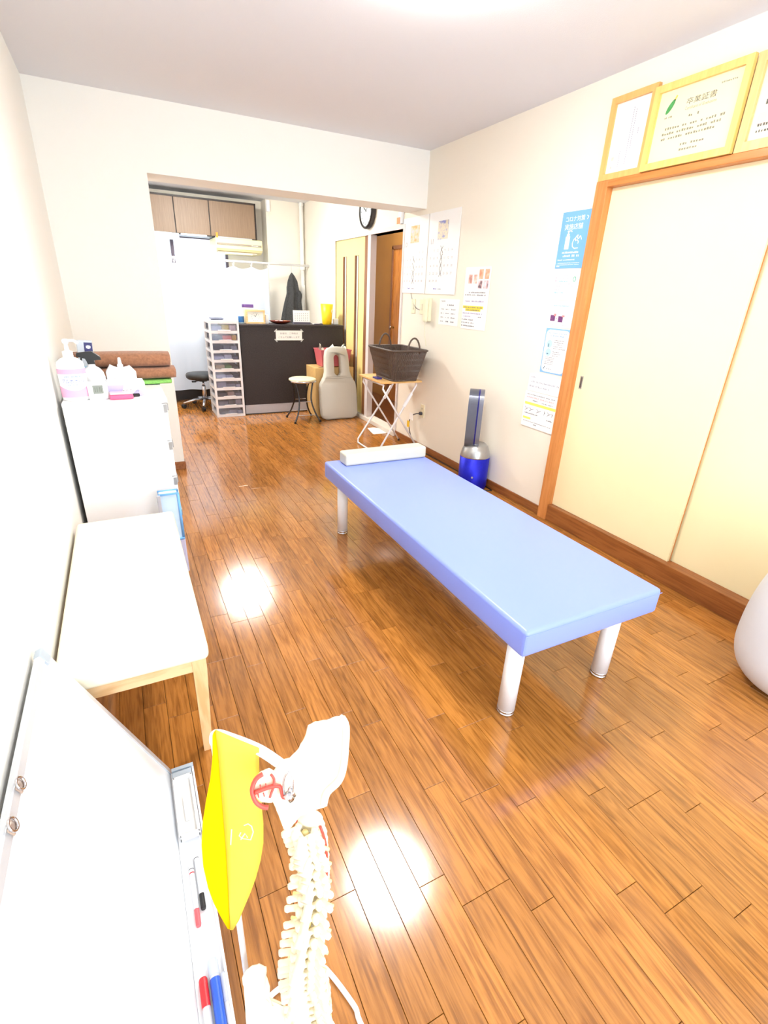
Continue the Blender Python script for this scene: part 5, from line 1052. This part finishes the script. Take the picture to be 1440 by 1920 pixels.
t = thing('blue_carton', 'upright grey blue carton with navy panel behind the pump bottle', 'carton', (.118, 2.85, TZ), (0, .05, .05)); boxo('carton', (-.03, .035, -.022, .022, 0, .225), mat('carton_grey', (196, 204, 214), .5, noise=.02), t, .002, 1); boxo('navy_panel', (.0, .034, -.0232, -.0222, .135, .218), mat('navy_print', (56, 56, 110), .5, noise=.1), t); boxo('blue_lower_band', (-.0304, .0354, -.0228, .0222, .03, .11), mat('pale_blue_plastic', (164, 198, 222), .4, noise=.03), t)
for cz in (.198, .160): bm = B(); bm.faces.new([bm.verts.new((.017+.010*math.cos(2*PI*i/12)*(1.2 if i % 2 else .8), -.0236, cz+.008*math.sin(2*PI*i/12))) for i in range(12)]); obj('white_motif', bm, M_PRW, t)
# towels
M_TOW1 = mat('brown_terry', (160, 110, 80), .95, noise=.25, nscale=90, bump=.8, bscale=600, sheen=.2); M_TOW2 = mat('green_terry', (140, 204, 104), .95, noise=.2, nscale=90, bump=.8, bscale=600)
def towel(name, label, x0, x1, y, z0, ry, rz, m, roll):
    t = thing(name, label, 'towel', ((x0+x1)/2, y, z0)); L_ = (x1-x0)/2; bm = B(); R_ = []; n_ = 28; r_ = random.Random(int(z0*1000))
    for q in range(15):
        u = q/14; x = -L_+2*L_*u; e = 1 if .02 < u < .98 else .93; ph_ = r_.uniform(-.1, .1)
        R_.append([bm.verts.new((x, ry*e*math.copysign(abs(math.cos(a))**.6, math.cos(a))*(1+.03*math.sin(3*a+q)), rz+rz*e*math.copysign(abs(math.sin(a))**.7, math.sin(a))*(1+.03*math.sin(2*a+q*.7)))) for a in [2*PI*i/n_ for i in range(n_)]])
    for a, b in zip(R_, R_[1:]):
        for i in range(n_): bm.faces.new((a[i], a[(i+1) % n_], b[(i+1) % n_], b[i]))
    bm.faces.new(list(reversed(R_[0]))); bm.faces.new(R_[-1]); bmesh.ops.recalc_face_normals(bm, faces=bm.faces); o = obj('cloth', bm, m, t, smooth=True)
    bm = B(); sp = [(L_+.0012, ry*.85*(1-k/26)*math.cos(k*.62), rz+rz*.8*(1-k/26)*math.sin(k*.62)) for k in range(24)]; tube(bm, sp, .0022, 5); obj('rolled_edge', bm, m, t, smooth=True); return t
towel('towel', 'green cloth under the brown towels on the chest', .20, .498, 2.97, TZ, .085, .012, M_TOW2, True)
towel('towel', 'lower folded brown towel on the green cloth', .13, .525, 2.97, TZ+.0255, .075, .030, M_TOW1, True)
towel('towel', 'upper long rolled brown towel on the chest', .06, .505, 2.97, TZ+.0870, .07, .036, M_TOW1, True)

for o_ in bpy.data.objects:
    if o_.parent is not None and o_.name.split('.')[0] in ('small_print', 'body_print', 'lilac_print', 'red_print', 'blue_print', 'dates'): o_['kind'] = 'stuff'

def split_islands(o_):
    bm = B(); bm.from_mesh(o_.data); seen = set(); isl = []
    for v in bm.verts:
        if v in seen: continue
        st_, comp = [v], []
        while st_:
            w = st_.pop()
            if w in seen: continue
            seen.add(w); comp.append(w); st_ += [e.other_vert(w) for e in w.link_edges]
        isl.append(comp)
    if len(isl) > 1:
        base = o_.name.split('.')[0]
        for comp in isl:
            nb = B(); mp = {v: nb.verts.new(v.co) for v in comp}; done = set()
            for v in comp:
                for f in v.link_faces:
                    if f not in done: done.add(f); nb.faces.new([mp[q] for q in f.verts])
            n_ = obj(base, nb, o_.data.materials[0], o_.parent); n_.matrix_local = o_.matrix_local.copy()
        bm.free(); bpy.data.objects.remove(o_)
    else: bm.free()
for o_ in list(bpy.data.objects):
    if o_.parent is not None and o_.name.split('.')[0] in ('photo_square', 'photo', 'red_mark', 'icon', 'picture_disc', 'highlighter', 'lilac_circle', 'pink_band', 'pink_figure', 'seal'): split_islands(o_)
for o_ in bpy.data.objects:
    if o_.parent is not None and o_.name.split('.')[0] in ('month_number', 'hour_marks', 'pen_crosses', 'lettering', 'heading'): o_['kind'] = 'stuff'
